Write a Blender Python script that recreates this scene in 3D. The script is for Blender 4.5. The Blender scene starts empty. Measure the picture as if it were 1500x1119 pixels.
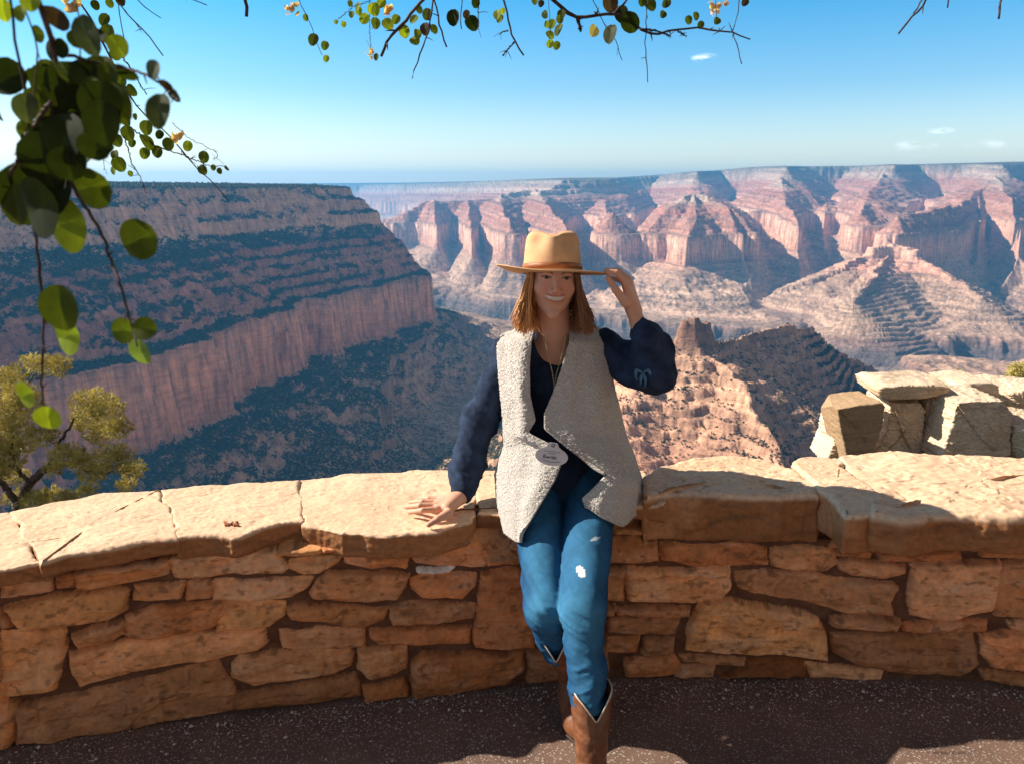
import bpy, bmesh, math, random
import numpy as np
from mathutils import Vector, Matrix

# ------------------------------------------------------------------ camera
SC = bpy.context.scene
COL = SC.collection
R = math.radians
PITCH, FPX, CAMH = 14.1, 1133.0, 1.6
cd = bpy.data.cameras.new('camera'); cam = bpy.data.objects.new('camera', cd); COL.objects.link(cam)
cam.location = (0, 0, CAMH); cam.rotation_euler = (R(90 - PITCH), 0, 0)
cd.sensor_width = 36.0; cd.lens = FPX / 1500 * 36.0
cd.clip_start = 0.03; cd.clip_end = 120000
cd.dof.use_dof = True; cd.dof.focus_distance = 2.6; cd.dof.aperture_fstop = 10
SC.camera = cam

# ------------------------------------------------------------------ light
SUN_EL, SUN_AZ = 35.0, 12.5            # azimuth: degrees behind the left-hand side
sv = Vector((-math.cos(R(SUN_AZ)) * math.cos(R(SUN_EL)), math.sin(R(SUN_AZ)) * math.cos(R(SUN_EL)), math.sin(R(SUN_EL))))
sl = bpy.data.lights.new('sun', 'SUN'); sun = bpy.data.objects.new('sun', sl); COL.objects.link(sun)
sl.energy = 5.0; sl.angle = R(0.5); sl.color = (1.0, 0.90, 0.76)
sun.rotation_euler = sv.to_track_quat('Z', 'Y').to_euler()
w = bpy.data.worlds.new('World'); SC.world = w; w.use_nodes = True
nt = w.node_tree; nt.nodes.clear()
def N(nt, t, **k):
    n = nt.nodes.new(t)
    for a, b in k.items():
        if a in ('op',): n.operation = b
        elif a == 'inp':
            for i, v in b.items(): n.inputs[i].default_value = v
        else: setattr(n, a, b)
    return n
def ramp(nt, stops, interp='LINEAR'):
    n = nt.nodes.new('ShaderNodeValToRGB'); cr = n.color_ramp; cr.interpolation = interp
    while len(cr.elements) < len(stops): cr.elements.new(0.5)
    for e, (p, c) in zip(cr.elements, stops):
        e.position = p; e.color = (c[0], c[1], c[2], 1) if len(c) == 3 else c
    return n
sky = N(nt, 'ShaderNodeTexSky', sky_type='NISHITA', sun_disc=False)
sky.sun_elevation = R(SUN_EL); sky.sun_rotation = R(SUN_AZ - 90)
sky.air_density = 1.0; sky.dust_density = 0.6; sky.ozone_density = 1.6
tc = N(nt, 'ShaderNodeTexCoord'); sx = N(nt, 'ShaderNodeSeparateXYZ')
nt.links.new(tc.outputs['Generated'], sx.inputs[0])
skyramp = ramp(nt, [(0.0, (1, .9, .8)), (0.50, (1.30, 1.12, 1.0)), (0.557, (.50, .73, .86)), (0.61, (.15, .63, .86)), (0.70, (.38, .60, .66)), (0.8, (.38, .33, .31)), (1.0, (.36, 0.30, 0.27))])
zm = N(nt, 'ShaderNodeMath', op='MULTIPLY_ADD', inp={1: 0.5, 2: 0.5}); nt.links.new(sx.outputs[2], zm.inputs[0])
nt.links.new(zm.outputs[0], skyramp.inputs[0])
mx = N(nt, 'ShaderNodeMix', data_type='RGBA', blend_type='MULTIPLY', inp={0: 1.0})
nt.links.new(sky.outputs[0], mx.inputs[6]); nt.links.new(skyramp.outputs[0], mx.inputs[7])
# warm fill added to the unseen sky behind and right, lighting wall and mesa
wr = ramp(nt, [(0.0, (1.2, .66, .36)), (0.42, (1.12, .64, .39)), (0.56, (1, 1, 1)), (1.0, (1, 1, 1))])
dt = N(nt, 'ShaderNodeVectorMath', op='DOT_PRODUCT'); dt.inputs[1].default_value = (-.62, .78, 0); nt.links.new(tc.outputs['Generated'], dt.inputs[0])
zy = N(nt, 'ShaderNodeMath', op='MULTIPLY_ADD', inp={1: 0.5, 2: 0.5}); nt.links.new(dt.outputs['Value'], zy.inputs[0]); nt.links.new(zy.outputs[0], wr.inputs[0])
mxb = N(nt, 'ShaderNodeMix', data_type='RGBA', inp={0: 0.0}); back = N(nt, 'ShaderNodeMapRange', inp={1: 0.05, 2: -0.25, 3: 0.0, 4: 1.0}); nt.links.new(dt.outputs['Value'], back.inputs[0])
nt.links.new(back.outputs[0], mxb.inputs[0]); nt.links.new(skyramp.outputs[0], mxb.inputs[6]); mxb.inputs[7].default_value = (.8, .8, .8, 1); nt.links.new(mxb.outputs[2], mx.inputs[7])
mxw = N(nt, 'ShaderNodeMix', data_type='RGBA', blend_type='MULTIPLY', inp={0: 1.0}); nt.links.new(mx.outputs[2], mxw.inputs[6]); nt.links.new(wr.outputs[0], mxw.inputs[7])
# small wisps of cloud low in the sky: soft noise inside small spots of the sky
last = mxw.outputs[2]
def px_dir(px, py):
    u = (px - 750) / FPX; v = (py - 559.5) / FPX
    c, s = math.cos(R(PITCH)), math.sin(R(PITCH))
    return Vector((u, c - v * s, -s - v * c))
cn = N(nt, 'ShaderNodeTexNoise', inp={'Scale': 60.0, 'Detail': 5.0, 'Roughness': 0.6})
cmap = N(nt, 'ShaderNodeMapping'); cmap.inputs['Scale'].default_value = (0.6, 0.6, 2.2)
nt.links.new(tc.outputs['Generated'], cmap.inputs[0]); nt.links.new(cmap.outputs[0], cn.inputs['Vector'])
for (px, py, rx, rz, am) in ((1032, 85, .017, .006, 1.3), (1378, 192, .016, .0045, 1.2), (1335, 214, .035, .006, .9), (1450, 211, .045, .006, .6)):
    d = px_dir(px, py).normalized()
    sb = N(nt, 'ShaderNodeVectorMath', op='SUBTRACT'); sb.inputs[1].default_value = d; nt.links.new(tc.outputs['Generated'], sb.inputs[0])
    ml = N(nt, 'ShaderNodeVectorMath', op='MULTIPLY'); ml.inputs[1].default_value = (1 / rx, 1 / rx, 1 / rz); nt.links.new(sb.outputs[0], ml.inputs[0])
    ln = N(nt, 'ShaderNodeVectorMath', op='LENGTH'); nt.links.new(ml.outputs[0], ln.inputs[0])
    mr = N(nt, 'ShaderNodeMapRange', inp={1: 1.0, 2: 0.0, 3: 0.0, 4: am}); nt.links.new(ln.outputs['Value'], mr.inputs[0])
    m2 = N(nt, 'ShaderNodeMapRange', inp={1: 0.46, 2: 0.72, 3: 0.0, 4: .9}); nt.links.new(cn.outputs[0], m2.inputs[0])
    m3 = N(nt, 'ShaderNodeMath', op='MULTIPLY', use_clamp=True); nt.links.new(mr.outputs[0], m3.inputs[0]); nt.links.new(m2.outputs[0], m3.inputs[1])
    mm = N(nt, 'ShaderNodeMix', data_type='RGBA'); nt.links.new(m3.outputs[0], mm.inputs[0])
    nt.links.new(last, mm.inputs[6]); mm.inputs[7].default_value = (9.0, 9.3, 9.6, 1)
    last = mm.outputs[2]
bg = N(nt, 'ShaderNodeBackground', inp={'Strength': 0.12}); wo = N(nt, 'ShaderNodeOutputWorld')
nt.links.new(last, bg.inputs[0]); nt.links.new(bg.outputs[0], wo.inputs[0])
SC.view_settings.view_transform = 'Standard'; SC.view_settings.look = 'None'
SC.view_settings.exposure = 0.85; SC.view_settings.gamma = 1.0
SC.cycles.volume_step_rate = 10; SC.cycles.max_bounces = 6; SC.cycles.volume_bounces = 1
SC.cycles.use_denoising = True

# ------------------------------------------------------------------ helpers
def PT(px, py, Y):
    """point seen at photo pixel (px, py) at forward distance Y (metres)"""
    d = px_dir(px, py); t = Y / d.y
    return Vector((d.x * t, Y, CAMH + d.z * t))
def PZ(px, py, z):
    d = px_dir(px, py); t = (z - CAMH) / d.z
    return Vector((d.x * t, d.y * t, z))
def slope(py): d = px_dir(750, py); return -d.z / d.y

def _h(ix, iy, iz, seed):
    h = (ix.astype(np.int64) * 374761393 + iy.astype(np.int64) * 668265263 + iz.astype(np.int64) * 2147483647 + seed * 974711) & 0xffffffff
    h = ((h ^ (h >> 13)) * 1274126177) & 0xffffffff
    h = ((h ^ (h >> 15)) * 2246822519) & 0xffffffff
    return ((h ^ (h >> 16)) & 0xffffff).astype(np.float32) / 16777215.0
def vn2(x, y, seed=0):
    x = np.asarray(x, np.float64); y = np.asarray(y, np.float64)
    ix = np.floor(x); iy = np.floor(y); fx = (x - ix); fy = (y - iy)
    fx = fx * fx * fx * (fx * (fx * 6 - 15) + 10); fy = fy * fy * fy * (fy * (fy * 6 - 15) + 10)
    z = np.zeros_like(ix)
    a = _h(ix, iy, z, seed); b = _h(ix + 1, iy, z, seed); c = _h(ix, iy + 1, z, seed); d = _h(ix + 1, iy + 1, z, seed)
    return ((a + (b - a) * fx) * (1 - fy) + (c + (d - c) * fx) * fy) * 2 - 1
def vn3(x, y, z, seed=0):
    ix = np.floor(x); iy = np.floor(y); iz = np.floor(z); fx = x - ix; fy = y - iy; fz = z - iz
    fx = fx * fx * (3 - 2 * fx); fy = fy * fy * (3 - 2 * fy); fz = fz * fz * (3 - 2 * fz)
    def L(k):
        a = _h(ix, iy, iz + k, seed); b = _h(ix + 1, iy, iz + k, seed); c = _h(ix, iy + 1, iz + k, seed); d = _h(ix + 1, iy + 1, iz + k, seed)
        return (a + (b - a) * fx) * (1 - fy) + (c + (d - c) * fx) * fy
    return (L(0) * (1 - fz) + L(1) * fz) * 2 - 1
def fbm2(x, y, o=4, seed=0, g=0.5):
    s = 0; a = 1; n = 0
    for i in range(o):
        s = s + a * vn2(x * 2 ** i + 17.3 * i, y * 2 ** i - 9.1 * i, seed + i); n += a; a *= g
    return s / n
def fbm3(p, sc, o=4, seed=0, g=0.5):
    s = 0; a = 1; n = 0
    for i in range(o):
        k = sc * 2 ** i
        s = s + a * vn3(p[:, 0] * k + 3.7 * i, p[:, 1] * k + 1.3 * i, p[:, 2] * k - 5.1 * i, seed + i); n += a; a *= g
    return s / n
def rid2(x, y, o=4, seed=0):
    s = 0; a = 1; n = 0
    for i in range(o):
        s = s + a * (1 - 2 * np.abs(vn2(x * 2 ** i + 5.3 * i, y * 2 ** i + 2.9 * i, seed + i))); n += a; a *= 0.5
    return s / n

def mesh_np(name, V, F, mat=None, parent=None, smooth=True, cols=None):
    """V (n,3) floats, F (m,k) ints or list of such arrays"""
    me = bpy.data.meshes.new(name)
    Fs = F if isinstance(F, list) else [F]
    Fs = [np.asarray(f, np.int32) for f in Fs if len(f)]
    V = np.asarray(V, np.float32)
    me.vertices.add(len(V)); me.vertices.foreach_set('co', V.ravel())
    nl = sum(f.size for f in Fs); nf = sum(len(f) for f in Fs)
    me.loops.add(nl); me.loops.foreach_set('vertex_index', np.concatenate([f.ravel() for f in Fs]))
    tot = np.concatenate([np.full(len(f), f.shape[1], np.int32) for f in Fs])
    st = np.concatenate([[0], np.cumsum(tot)[:-1]]).astype(np.int32)
    me.polygons.add(nf); me.polygons.foreach_set('loop_start', st); me.polygons.foreach_set('loop_total', tot)
    me.polygons.foreach_set('use_smooth', np.full(nf, smooth))
    me.update(calc_edges=True); me.validate()
    if cols is not None:
        for k, c in cols.items():
            c = np.asarray(c, np.float32)
            if c.ndim == 1:
                at = me.attributes.new(k, 'FLOAT', 'POINT'); at.data.foreach_set('value', c)
            else:
                at = me.attributes.new(k, 'FLOAT_COLOR', 'POINT')
                at.data.foreach_set('color', np.concatenate([c, np.ones((len(c), 1), np.float32)], 1).ravel())
    if mat: me.materials.append(mat)
    o = bpy.data.objects.new(name, me); COL.objects.link(o)
    if parent: o.parent = parent
    return o
def grid_faces(nr, nc, wrap=False):
    i = np.arange(nr - 1)[:, None]; m = nc if wrap else nc - 1
    j = np.arange(m)[None, :]; j2 = (j + 1) % nc
    return np.stack([i * nc + j, i * nc + j2, (i + 1) * nc + j2, (i + 1) * nc + j], -1).reshape(-1, 4)
def tag(o, label=None, cat=None, group=None, kind=None):
    if label: o['label'] = label
    if cat: o['category'] = cat
    if group: o['group'] = group
    if kind: o['kind'] = kind
    return o
def thing(name, loc, label, cat, group=None):
    o = bpy.data.objects.new(name, None); COL.objects.link(o); o.location = loc; o.empty_display_size = 0.1
    tag(o, label, cat, group); return o
def adopt(root, o):
    """make o (built in world coordinates) a child of root without moving it"""
    o.parent = root
    l = Vector((0, 0, 0)); p = root
    while p: l += p.location; p = p.parent
    o.location = -l + o.location
    return o
def new_mat(name):
    m = bpy.data.materials.new(name); m.use_nodes = True
    b = m.node_tree.nodes['Principled BSDF']; b.inputs['Specular IOR Level'].default_value = 0.3
    return m, m.node_tree, b
def Lk(nt, a, b): nt.links.new(a, b)
def noise_node(nt, scale, detail=4, rough=0.55, coord='Object', sc3=None, dist=0.0):
    t = N(nt, 'ShaderNodeTexCoord'); n = N(nt, 'ShaderNodeTexNoise', inp={'Scale': scale, 'Detail': detail, 'Roughness': rough, 'Distortion': dist})
    if sc3:
        mp = N(nt, 'ShaderNodeMapping'); mp.inputs['Scale'].default_value = sc3
        Lk(nt, t.outputs[coord], mp.inputs[0]); Lk(nt, mp.outputs[0], n.inputs['Vector'])
    else: Lk(nt, t.outputs[coord], n.inputs['Vector'])
    return n
def mixc(nt, fac, a, b, blend='MIX'):
    m = N(nt, 'ShaderNodeMix', data_type='RGBA', blend_type=blend)
    for s, v in ((0, fac), (6, a), (7, b)):
        if hasattr(v, 'default_value') or hasattr(v, 'is_output'): Lk(nt, v, m.inputs[s])
        elif isinstance(v, (tuple, list)): m.inputs[s].default_value = (*v[:3], 1)
        else: m.inputs[s].default_value = v
    return m.outputs[2]
def bump(nt, h, dist=0.01, strength=1.0, prev=None):
    b = N(nt, 'ShaderNodeBump', inp={'Strength': strength, 'Distance': dist}); Lk(nt, h, b.inputs['Height'])
    if prev is not None: Lk(nt, prev, b.inputs['Normal'])
    return b.outputs[0]
def simple_mat(name, c1, c2=None, scale=30, rough=0.8, bd=0.0, bscale=None, detail=4, sc3=None, spec=0.3, lo=.35, hi=.65):
    m, t, b = new_mat(name); b.inputs['Roughness'].default_value = rough; b.inputs['Specular IOR Level'].default_value = spec
    if c2 is None: b.inputs['Base Color'].default_value = (*c1, 1)
    else:
        n = noise_node(t, scale, detail, sc3=sc3); r = ramp(t, [(lo, c1), (hi, c2)]); Lk(t, n.outputs[0], r.inputs[0]); Lk(t, r.outputs[0], b.inputs['Base Color'])
    if bd:
        n2 = noise_node(t, bscale or scale, 5, sc3=sc3); Lk(t, bump(t, n2.outputs[0], bd), b.inputs['Normal'])
    return m

# ------------------------------------------------------------------ canyon terrain
PE = np.array([-3000, -200, 0, 14, 55, 66, 110, 122, 235, 245, 285, 294, 330, 340, 385, 396, 440, 450, 505, 533, 548, 780, 1150, 1500, 3000, 6000, 30000], float)
PZv = np.array([60, 10, 0, -42, -62, -108, -128, -180, -238, -262, -276, -300, -314, -338, -352, -378, -390, -414, -430, -640, -655, -765, -880, -915, -950, -1000, -1100], float)
def prof(e): return np.interp(e, PE, PZv)
def iprof(z): return float(np.interp(-z, -PZv, PE))
KM = 1000.0
def dip(x, y):
    k = np.clip((y - 5000) / 9000, 0, 1); k = k * k * (3 - 2 * k)
    az = x / np.maximum(y, 1)
    H = np.interp(az, [-0.3, -0.18, 0.13, 0.3, 0.66, 1.0], [60, 70, 150, 330, 400, 400])
    return k * H
def seg_e(X, Y, a, b, ea, eb, sc=1.0):
    dx, dy = b[0] - a[0], b[1] - a[1]; L2 = dx * dx + dy * dy + 1e-9
    t = np.clip(((X - a[0]) * dx + (Y - a[1]) * dy) / L2, 0, 1)
    return np.hypot(X - a[0] - t * dx, Y - a[1] - t * dy) * sc + ea + (eb - ea) * t
def poly_e(X, Y, P, e0=0):
    d = np.full(X.shape, 1e9); ins = np.zeros(X.shape, bool); n = len(P)
    for i in range(n):
        a, b = P[i], P[(i + 1) % n]
        d = np.minimum(d, seg_e(X, Y, a, b, 0, 0))
        c = ((a[1] > Y) != (b[1] > Y)) & (X < (b[0] - a[0]) * (Y - a[1]) / (b[1] - a[1] + 1e-12) + a[0])
        ins ^= c
    return np.where(ins, -d, d) + e0
def kmp(L): return [(a * KM, b * KM) for a, b in L]
def ridge(pts):
    """crest drawn as photo pixel + distance in km"""
    out = []
    for px, py, Yk in pts:
        if Yk < 0:
            st, Yk = Yk, 7.0
            for _ in range(12):
                p = PT(px, py, Yk * KM); Yk = Yk * .4 + .6 * (-(st + float(dip(p.x, p.y))) / slope(py) / KM)
        p = PT(px, py, Yk * KM); out.append((p.x, p.y, iprof(p.z - float(dip(p.x, p.y)))))
    return out
SOUTH = kmp([(.03, .010), (-.15, .02), (-.9, .25), (-1.65, .85), (-1.72, 1.5), (-1.47, 2.17), (-1.32, 2.82), (-1.23, 3.4), (-.84, 4.10), (-.92, 4.4), (-1.9, 4.8), (-6, 6), (-9, 0), (-5, -5), (5, -5), (4, -.6), (1, -.25), (.1, -.002)])
def rimpt(px, Yk): return ((px - 750) / FPX * 0.99 * Yk, Yk)
NORTH = kmp([rimpt(-100, 22), rimpt(540, 21), rimpt(620, 18), rimpt(700, 15), rimpt(790, 11.9), rimpt(835, 11.0), rimpt(885, 11.2), rimpt(905, 13), rimpt(950, 14.5),
    rimpt(1010, 12.5), rimpt(1040, 14), rimpt(1100, 13.4), rimpt(1145, 12), rimpt(1180, 13.6), rimpt(1240, 13.8), rimpt(1290, 12.2), rimpt(1330, 13.3), rimpt(1400, 12.9), rimpt(1450, 11.4), rimpt(1490, 12.4), rimpt(1600, 11.8), rimpt(1750, 12)]) + [(40000, 20000), (40000, 60000), (-40000, 60000)]
RIDGES = [   # third value: distance in km when positive, bed height in the rock layers when negative
    [(830, 265, 11.0), (785, 285, 10.4), (735, 290, 9.9), (690, 296, 9.8), (640, 296, 9.6), (600, 310, 9.2), (575, 325, 9.0)],
    [(735, 290, 9.9), (742, 322, -300), (735, 345, -420)], [(785, 285, 10.4), (830, 322, -280), (850, 345, -420)],
    [(690, 296, 9.8), (690, 325, -330), (670, 340, -420)], [(640, 296, 9.6), (640, 318, -330)], [(885, 296, 10.6), (900, 315, -260), (885, 342, -420)],
    [(1020, 283, 7.8), (985, 310, -250), (952, 330, -350), (925, 343, -412), (898, 350, -424)], [(1020, 283, 7.8), (1060, 302, -215), (1105, 325, -330), (1140, 338, -400), (1176, 345, -424)],
    [(1020, 283, 7.8), (1020, 325, -320), (1000, 350, -424)], [(1060, 302, -215), (1085, 336, -380), (1105, 349, -424)], [(1020, 283, 7.8), (1035, 288, 9.5), (1010, 278, 12)],
    [(1147, 266, 10.3), (1150, 290, 9.4), (1168, 312, -300), (1180, 335, -415)], [(1147, 266, 10.3), (1145, 268, 12)], [(1212, 303, 9.3), (1222, 330, -400)],
    [(1290, 262, 12), (1275, 285, 10.4), (1262, 308, -280), (1245, 330, -420)],
    [(1455, 260, 10.6), (1430, 285, 9.6), (1385, 306, -240), (1320, 318, -290), (1290, 338, -415)], [(1320, 318, -290), (1362, 343, -424)],
    [(1430, 285, 9.6), (1440, 325, -350), (1405, 345, -424)], [(1455, 260, 10.6), (1500, 322, -330), (1560, 345, -420)], [(1500, 322, -330), (1470, 346, -424)],
]
BUTTE = [  # buttes of their own: crest line, half width of its flat, cliff below the flat, slope to the left and to the right of the line
    ([(1005, 470, 2.10), (1019, 466, 2.10), (1036, 470, 2.12)], 9, 60, .6, .6),
    ([(1019, 492, 2.10), (1052, 503, 2.14), (1078, 497, 2.25), (1100, 490, 2.32), (1150, 474, 2.5), (1190, 480, 2.62), (1210, 505, 2.72), (1240, 522, 2.84), (1290, 545, 3.0), (1340, 575, 3.1)], 6, 16, .6, .92),
    ([(1150, 690, 1.56), (1165, 760, 1.42)], 5, 12, .95, .55), ([(1019, 500, 2.10), (1048, 525, 2.03), (1092, 568, 1.88), (1122, 622, 1.74), (1150, 690, 1.56)], 5, 12, .95, .55),
    ([(1019, 500, 2.10), (975, 560, 1.97), (925, 585, 1.90), (870, 620, 1.85)], 5, 10, .55, .6),
    ([(1272, 361, 6.3), (1300, 360, 6.3), (1340, 365, 6.2)], 30, 70, .5, .5),
    ([(1272, 370, 6.3), (1235, 388, 6.15), (1190, 408, 6.1), (1150, 424, 6.1)], 20, 30, .45, .5), ([(1340, 372, 6.2), (1390, 404, 5.8), (1440, 434, 5.4)], 20, 30, .5, .5),
    ([(1300, 370, 6.3), (1278, 410, 5.6), (1258, 440, 5.2)], 15, 25, .5, .62),
]
RIVER = kmp([(-1.6, 8.0), (-.6, 6.6), (.3, 5.6), (1.2, 5.0), (2.1, 4.9), (3.0, 4.5), (4.5, 4.3), (6.5, 4.6)])
CREEKS = [kmp(c) for c in ([(.3, 5.6), (.1, 4.2), (-.1, 3.0), (.1, 1.7)], [(.3, 5.6), (.55, 7.2), (.95, 9.4)], [(2.1, 5.0), (2.4, 6.4), (3.2, 8.4)], [(2.1, 4.9), (2.0, 3.4), (1.6, 2.8)], [(3.4, 4.5), (4.0, 6.2), (5.2, 8.4)], [(4.5, 4.3), (4.0, 3.0)], [(-.6, 6.6), (-.5, 7.6), (-.6, 9)])]
RIDGES = [ridge(r_) for r_ in RIDGES]
def terrain(X, Y):
    r = np.hypot(X, Y)
    far = np.clip((Y - 4800) / 1500, 0, 1)
    nw = np.clip((r - 150) / 900, 0, 1)
    wx = X + fbm2(X / 900, Y / 900, 3, 3) * (60 + 90 * far) * nw; wy = Y + fbm2(X / 900, Y / 900, 3, 9) * (60 + 90 * far) * nw
    e = np.minimum(poly_e(wx, wy, SOUTH), poly_e(wx, wy, NORTH))
    for rg in RIDGES:
        for a, b in zip(rg[:-1], rg[1:]):
            e = np.minimum(e, seg_e(X + .35 * (wx - X), Y + .35 * (wy - Y), a, b, a[2], b[2], .62))
    dr = np.full(X.shape, 1e9)
    for a, b in zip(RIVER[:-1], RIVER[1:]): dr = np.minimum(dr, seg_e(wx, wy, a, b, 0, 0))
    for c in CREEKS:
        n = len(c) - 1
        for i, (a, b) in enumerate(zip(c[:-1], c[1:])): dr = np.minimum(dr, seg_e(wx, wy, a, b, 150 + 170 * i / n, 150 + 170 * (i + 1) / n))
    dr = dr + rid2(X / 380, Y / 380, 4, 81) * 110
    nb = np.exp(-((X + 300) ** 2 + (Y - 4350) ** 2) / 750.0 ** 2); e = e + 190 * nb * np.clip((e - 120) / 250, 0, 1)
    bay = np.clip(1 - dr / 1250, 0, 1); e = e + 620 * bay * far * np.clip((e - 200) / 250, 0, 1)
    # gullies and buttresses
    near0 = np.clip((r - 150) / 900, 0, 1)
    amp = np.clip((e + 60) / 380, 0.22, 1.0)
    g = rid2(X / 1250, Y / 1250, 3, 21) * 95 * far + rid2(X / 300, Y / 300, 3, 31) * (62 - 34 * far) + rid2(X / 95, Y / 95, 3, 41) * (18 - 13 * far)
    e = e - g * amp * near0
    e = e - rid2(X / 62, Y / 62, 2, 43) * 11 * near0 * (1 - far)
    e = e + fbm2(X / 34, Y / 34, 3, 51) * 7 * near0
    e = e + (34 * fbm2(X / 230, Y / 210, 3, 45) + 10 * fbm2(X / 60, Y / 60, 2, 46)) * near0 * np.clip(e / 60, 0, 1)
    z = prof(e)
    z2 = np.interp(e, [0, 60, 110, 235, 330, 450, 500, 505, 533, 548], [0, -70, -150, -238, -300, -410, -425, -430, -640, -655])
    kk = np.clip(.5 + 1.6 * fbm2(X / 260, Y / 260, 3, 47), 0, 1) * 0.85 * near0 * (e > 0) * (e < 505)
    z = z * (1 - kk) + z2 * kk
    # benches and gullies on slopes
    tal = np.clip((e - 560) / 100, 0, 1)
    z = z - tal * (np.abs(fbm2(X / 160, Y / 160, 4, 61)) * 46 - 8)
    z = z + fbm2(X / 22, Y / 22, 4, 71) * 3.0 * near0
    # inner gorge and side creeks
    zg = np.interp(dr, [0, 60, 330, 352, 380, 600, 850, 1000, 1050], [-1290, -1270, -1010, -955, -935, -895, -760, -655, 300])
    zg = np.maximum(zg, -655 - (e - 548) * .85); z = np.where((dr < np.where(Y > 5400, 1050, 700)) & (e > 548), np.minimum(z, zg), z)
    z = z + dip(X, Y)
    for f in (0, 1):
        m = ((Y > 1000) & (Y < 3900) & (np.abs(X - 700) < 1500)) if f == 0 else ((Y > 4300) & (Y < 7600) & (X > 1200) & (X < 5200))
        if not m.any(): continue
        x, y = X[m], Y[m]; k = 1 + 2 * f
        qx = x + 16 * k * fbm2(x / 70 / k, y / 70 / k, 3, 141); qy = y + 16 * k * fbm2(x / 70 / k, y / 70 / k, 3, 142)
        zb = np.full(x.shape, -5000.)
        for pts, hw, cl, s1, s2 in BUTTE:
            if (pts[0][2] > 4) != bool(f): continue
            W = [PT(px, py, q * KM) for px, py, q in pts]
            for a, b in zip(W[:-1], W[1:]):
                dd = seg_e(qx, qy, a, b, 0, 0); zc = seg_e(qx, qy, a, b, a.z, b.z) - dd
                d = np.maximum(dd - hw, 0); side = (b.x - a.x) * (qy - a.y) - (b.y - a.y) * (qx - a.x)
                bl = np.clip(side / (1 + dd) / math.hypot(b.x - a.x, b.y - a.y) * 2 + .5, 0, 1)
                zb = np.maximum(zb, zc - np.minimum(d * (2.3 if cl == 60 else 4), cl) - (s1 * bl + s2 * (1 - bl)) * d)
        zb = zb + rid2(x / 120 / k, y / 120 / k, 3, 143) * (8 + 12 * f) * np.clip((-360 - zb) / 80, 0, 1)
        st = 24.0; q = zb / st + 1.1 * fbm2(x / 150 / k, y / 150 / k, 3, 144); fr = q - np.floor(q); sh = np.clip((fr - .72) / .12, 0, 1)
        zb = zb + (.62 + .3 * fbm2(x / 90, y / 90, 2, 146)) * ((np.floor(q) + sh) - q) * st + fbm2(x / 14, y / 14, 3, 145) * 3.2
        z = z.copy(); z[m] = np.maximum(z[m], zb)
    return z, e, dr
LOD = 1.0
NA, ROWS = (int(1500 * LOD), [(2.9, 60, 60), (60, 1200, 90), (1200, 4600, 470), (4600, 9500, 330), (9500, 13500, 200), (13500, 22000, 70), (22000, 26000, 6)])
az = np.linspace(R(-41), R(41), NA)
rr = np.concatenate([np.geomspace(a, b, max(4, int(n * LOD)), endpoint=False) for a, b, n in ROWS] + [[26000.]])
GA, GR = np.meshgrid(az, rr)
GX = GR * np.sin(GA); GY = GR * np.cos(GA)
GZ, GE, GD = terrain(GX, GY)
kb = np.clip((GR - 12) / 70, 0, 1); kb = kb * kb * (3 - 2 * kb)
GZ = np.where(GR < 900, kb * GZ + (1 - kb) * (-0.35 - 0.45 * np.maximum(GR - 3.2, 0) - .5 * np.maximum(GR - 8, 0) + 0.06 * fbm2(GX * 1.5, GY * 1.5, 3, 5)) + 1.0 * np.exp(-((GX - 2.6) / 1.3) ** 4 - ((GY - 5.0) / 1.1) ** 4), GZ)
ST = GZ - dip(GX, GY)
dzr = np.abs(np.gradient(GZ, axis=0) / (np.gradient(GR, axis=0) + 1e-6)); dza = np.abs(np.gradient(GZ, axis=1) / (GR * (az[1] - az[0])))
SLP = np.hypot(dzr, dza)
strata = [(-1300, (.13, .10, .10)), (-1010, (.17, .13, .12)), (-955, (.32, .19, .14)), (-930, (.46, .30, .21)), (-900, (.54, .34, .23)), (-800, (.50, .32, .215)), (-700, (.48, .29, .19)), (-655, (.52, .28, .18)),
    (-640, (.68, .32, .20)), (-540, (.82, .43, .28)), (-440, (.80, .44, .29)), (-425, (.46, .24, .17)), (-400, (.50, .22, .14)), (-340, (.47, .20, .13)), (-300, (.52, .25, .17)), (-262, (.46, .17, .11)), (-235, (.44, .18, .12)), (-182, (.50, .30, .22)),
    (-176, (.50, .36, .27)), (-128, (.46, .34, .26)), (-112, (.36, .24, .18)), (-60, (.30, .23, .18)), (-40, (.34, .28, .22)), (0, (.24, .20, .15)), (80, (.10, .11, .07))]
sz = np.array([a for a, b in strata], float); scx = np.array([b for a, b in strata])
S2 = ST + 9 * fbm2(GX / 240, GY / 240, 3, 101) + 6 * vn2(ST / 9.0, GX / 900, 7) 
GC = np.stack([np.interp(S2, sz, scx[:, k]) for k in range(3)], -1)
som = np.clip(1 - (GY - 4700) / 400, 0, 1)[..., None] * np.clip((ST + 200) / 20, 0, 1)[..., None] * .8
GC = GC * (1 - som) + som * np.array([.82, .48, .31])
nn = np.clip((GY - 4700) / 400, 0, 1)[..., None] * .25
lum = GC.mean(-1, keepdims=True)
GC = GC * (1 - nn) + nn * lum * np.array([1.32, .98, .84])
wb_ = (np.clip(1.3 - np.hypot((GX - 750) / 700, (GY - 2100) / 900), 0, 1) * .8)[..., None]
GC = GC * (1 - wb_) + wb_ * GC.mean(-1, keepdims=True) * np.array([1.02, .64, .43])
fb = 1 + .9 * np.clip((GY - 4700) / 400, 0, 1)
band = 1 + 0.16 * fb * vn2(ST / (5.0 * fb), GX / 1500, 111) + 0.12 * fb * vn2(ST / 14.0, GY / 1500, 112)
patch = 1 + 0.16 * fbm2(GX / 120, GY / 120, 4, 113)
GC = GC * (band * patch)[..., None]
flat = 1 - np.clip((SLP - 0.45) / 1.3, 0, 1)
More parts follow.
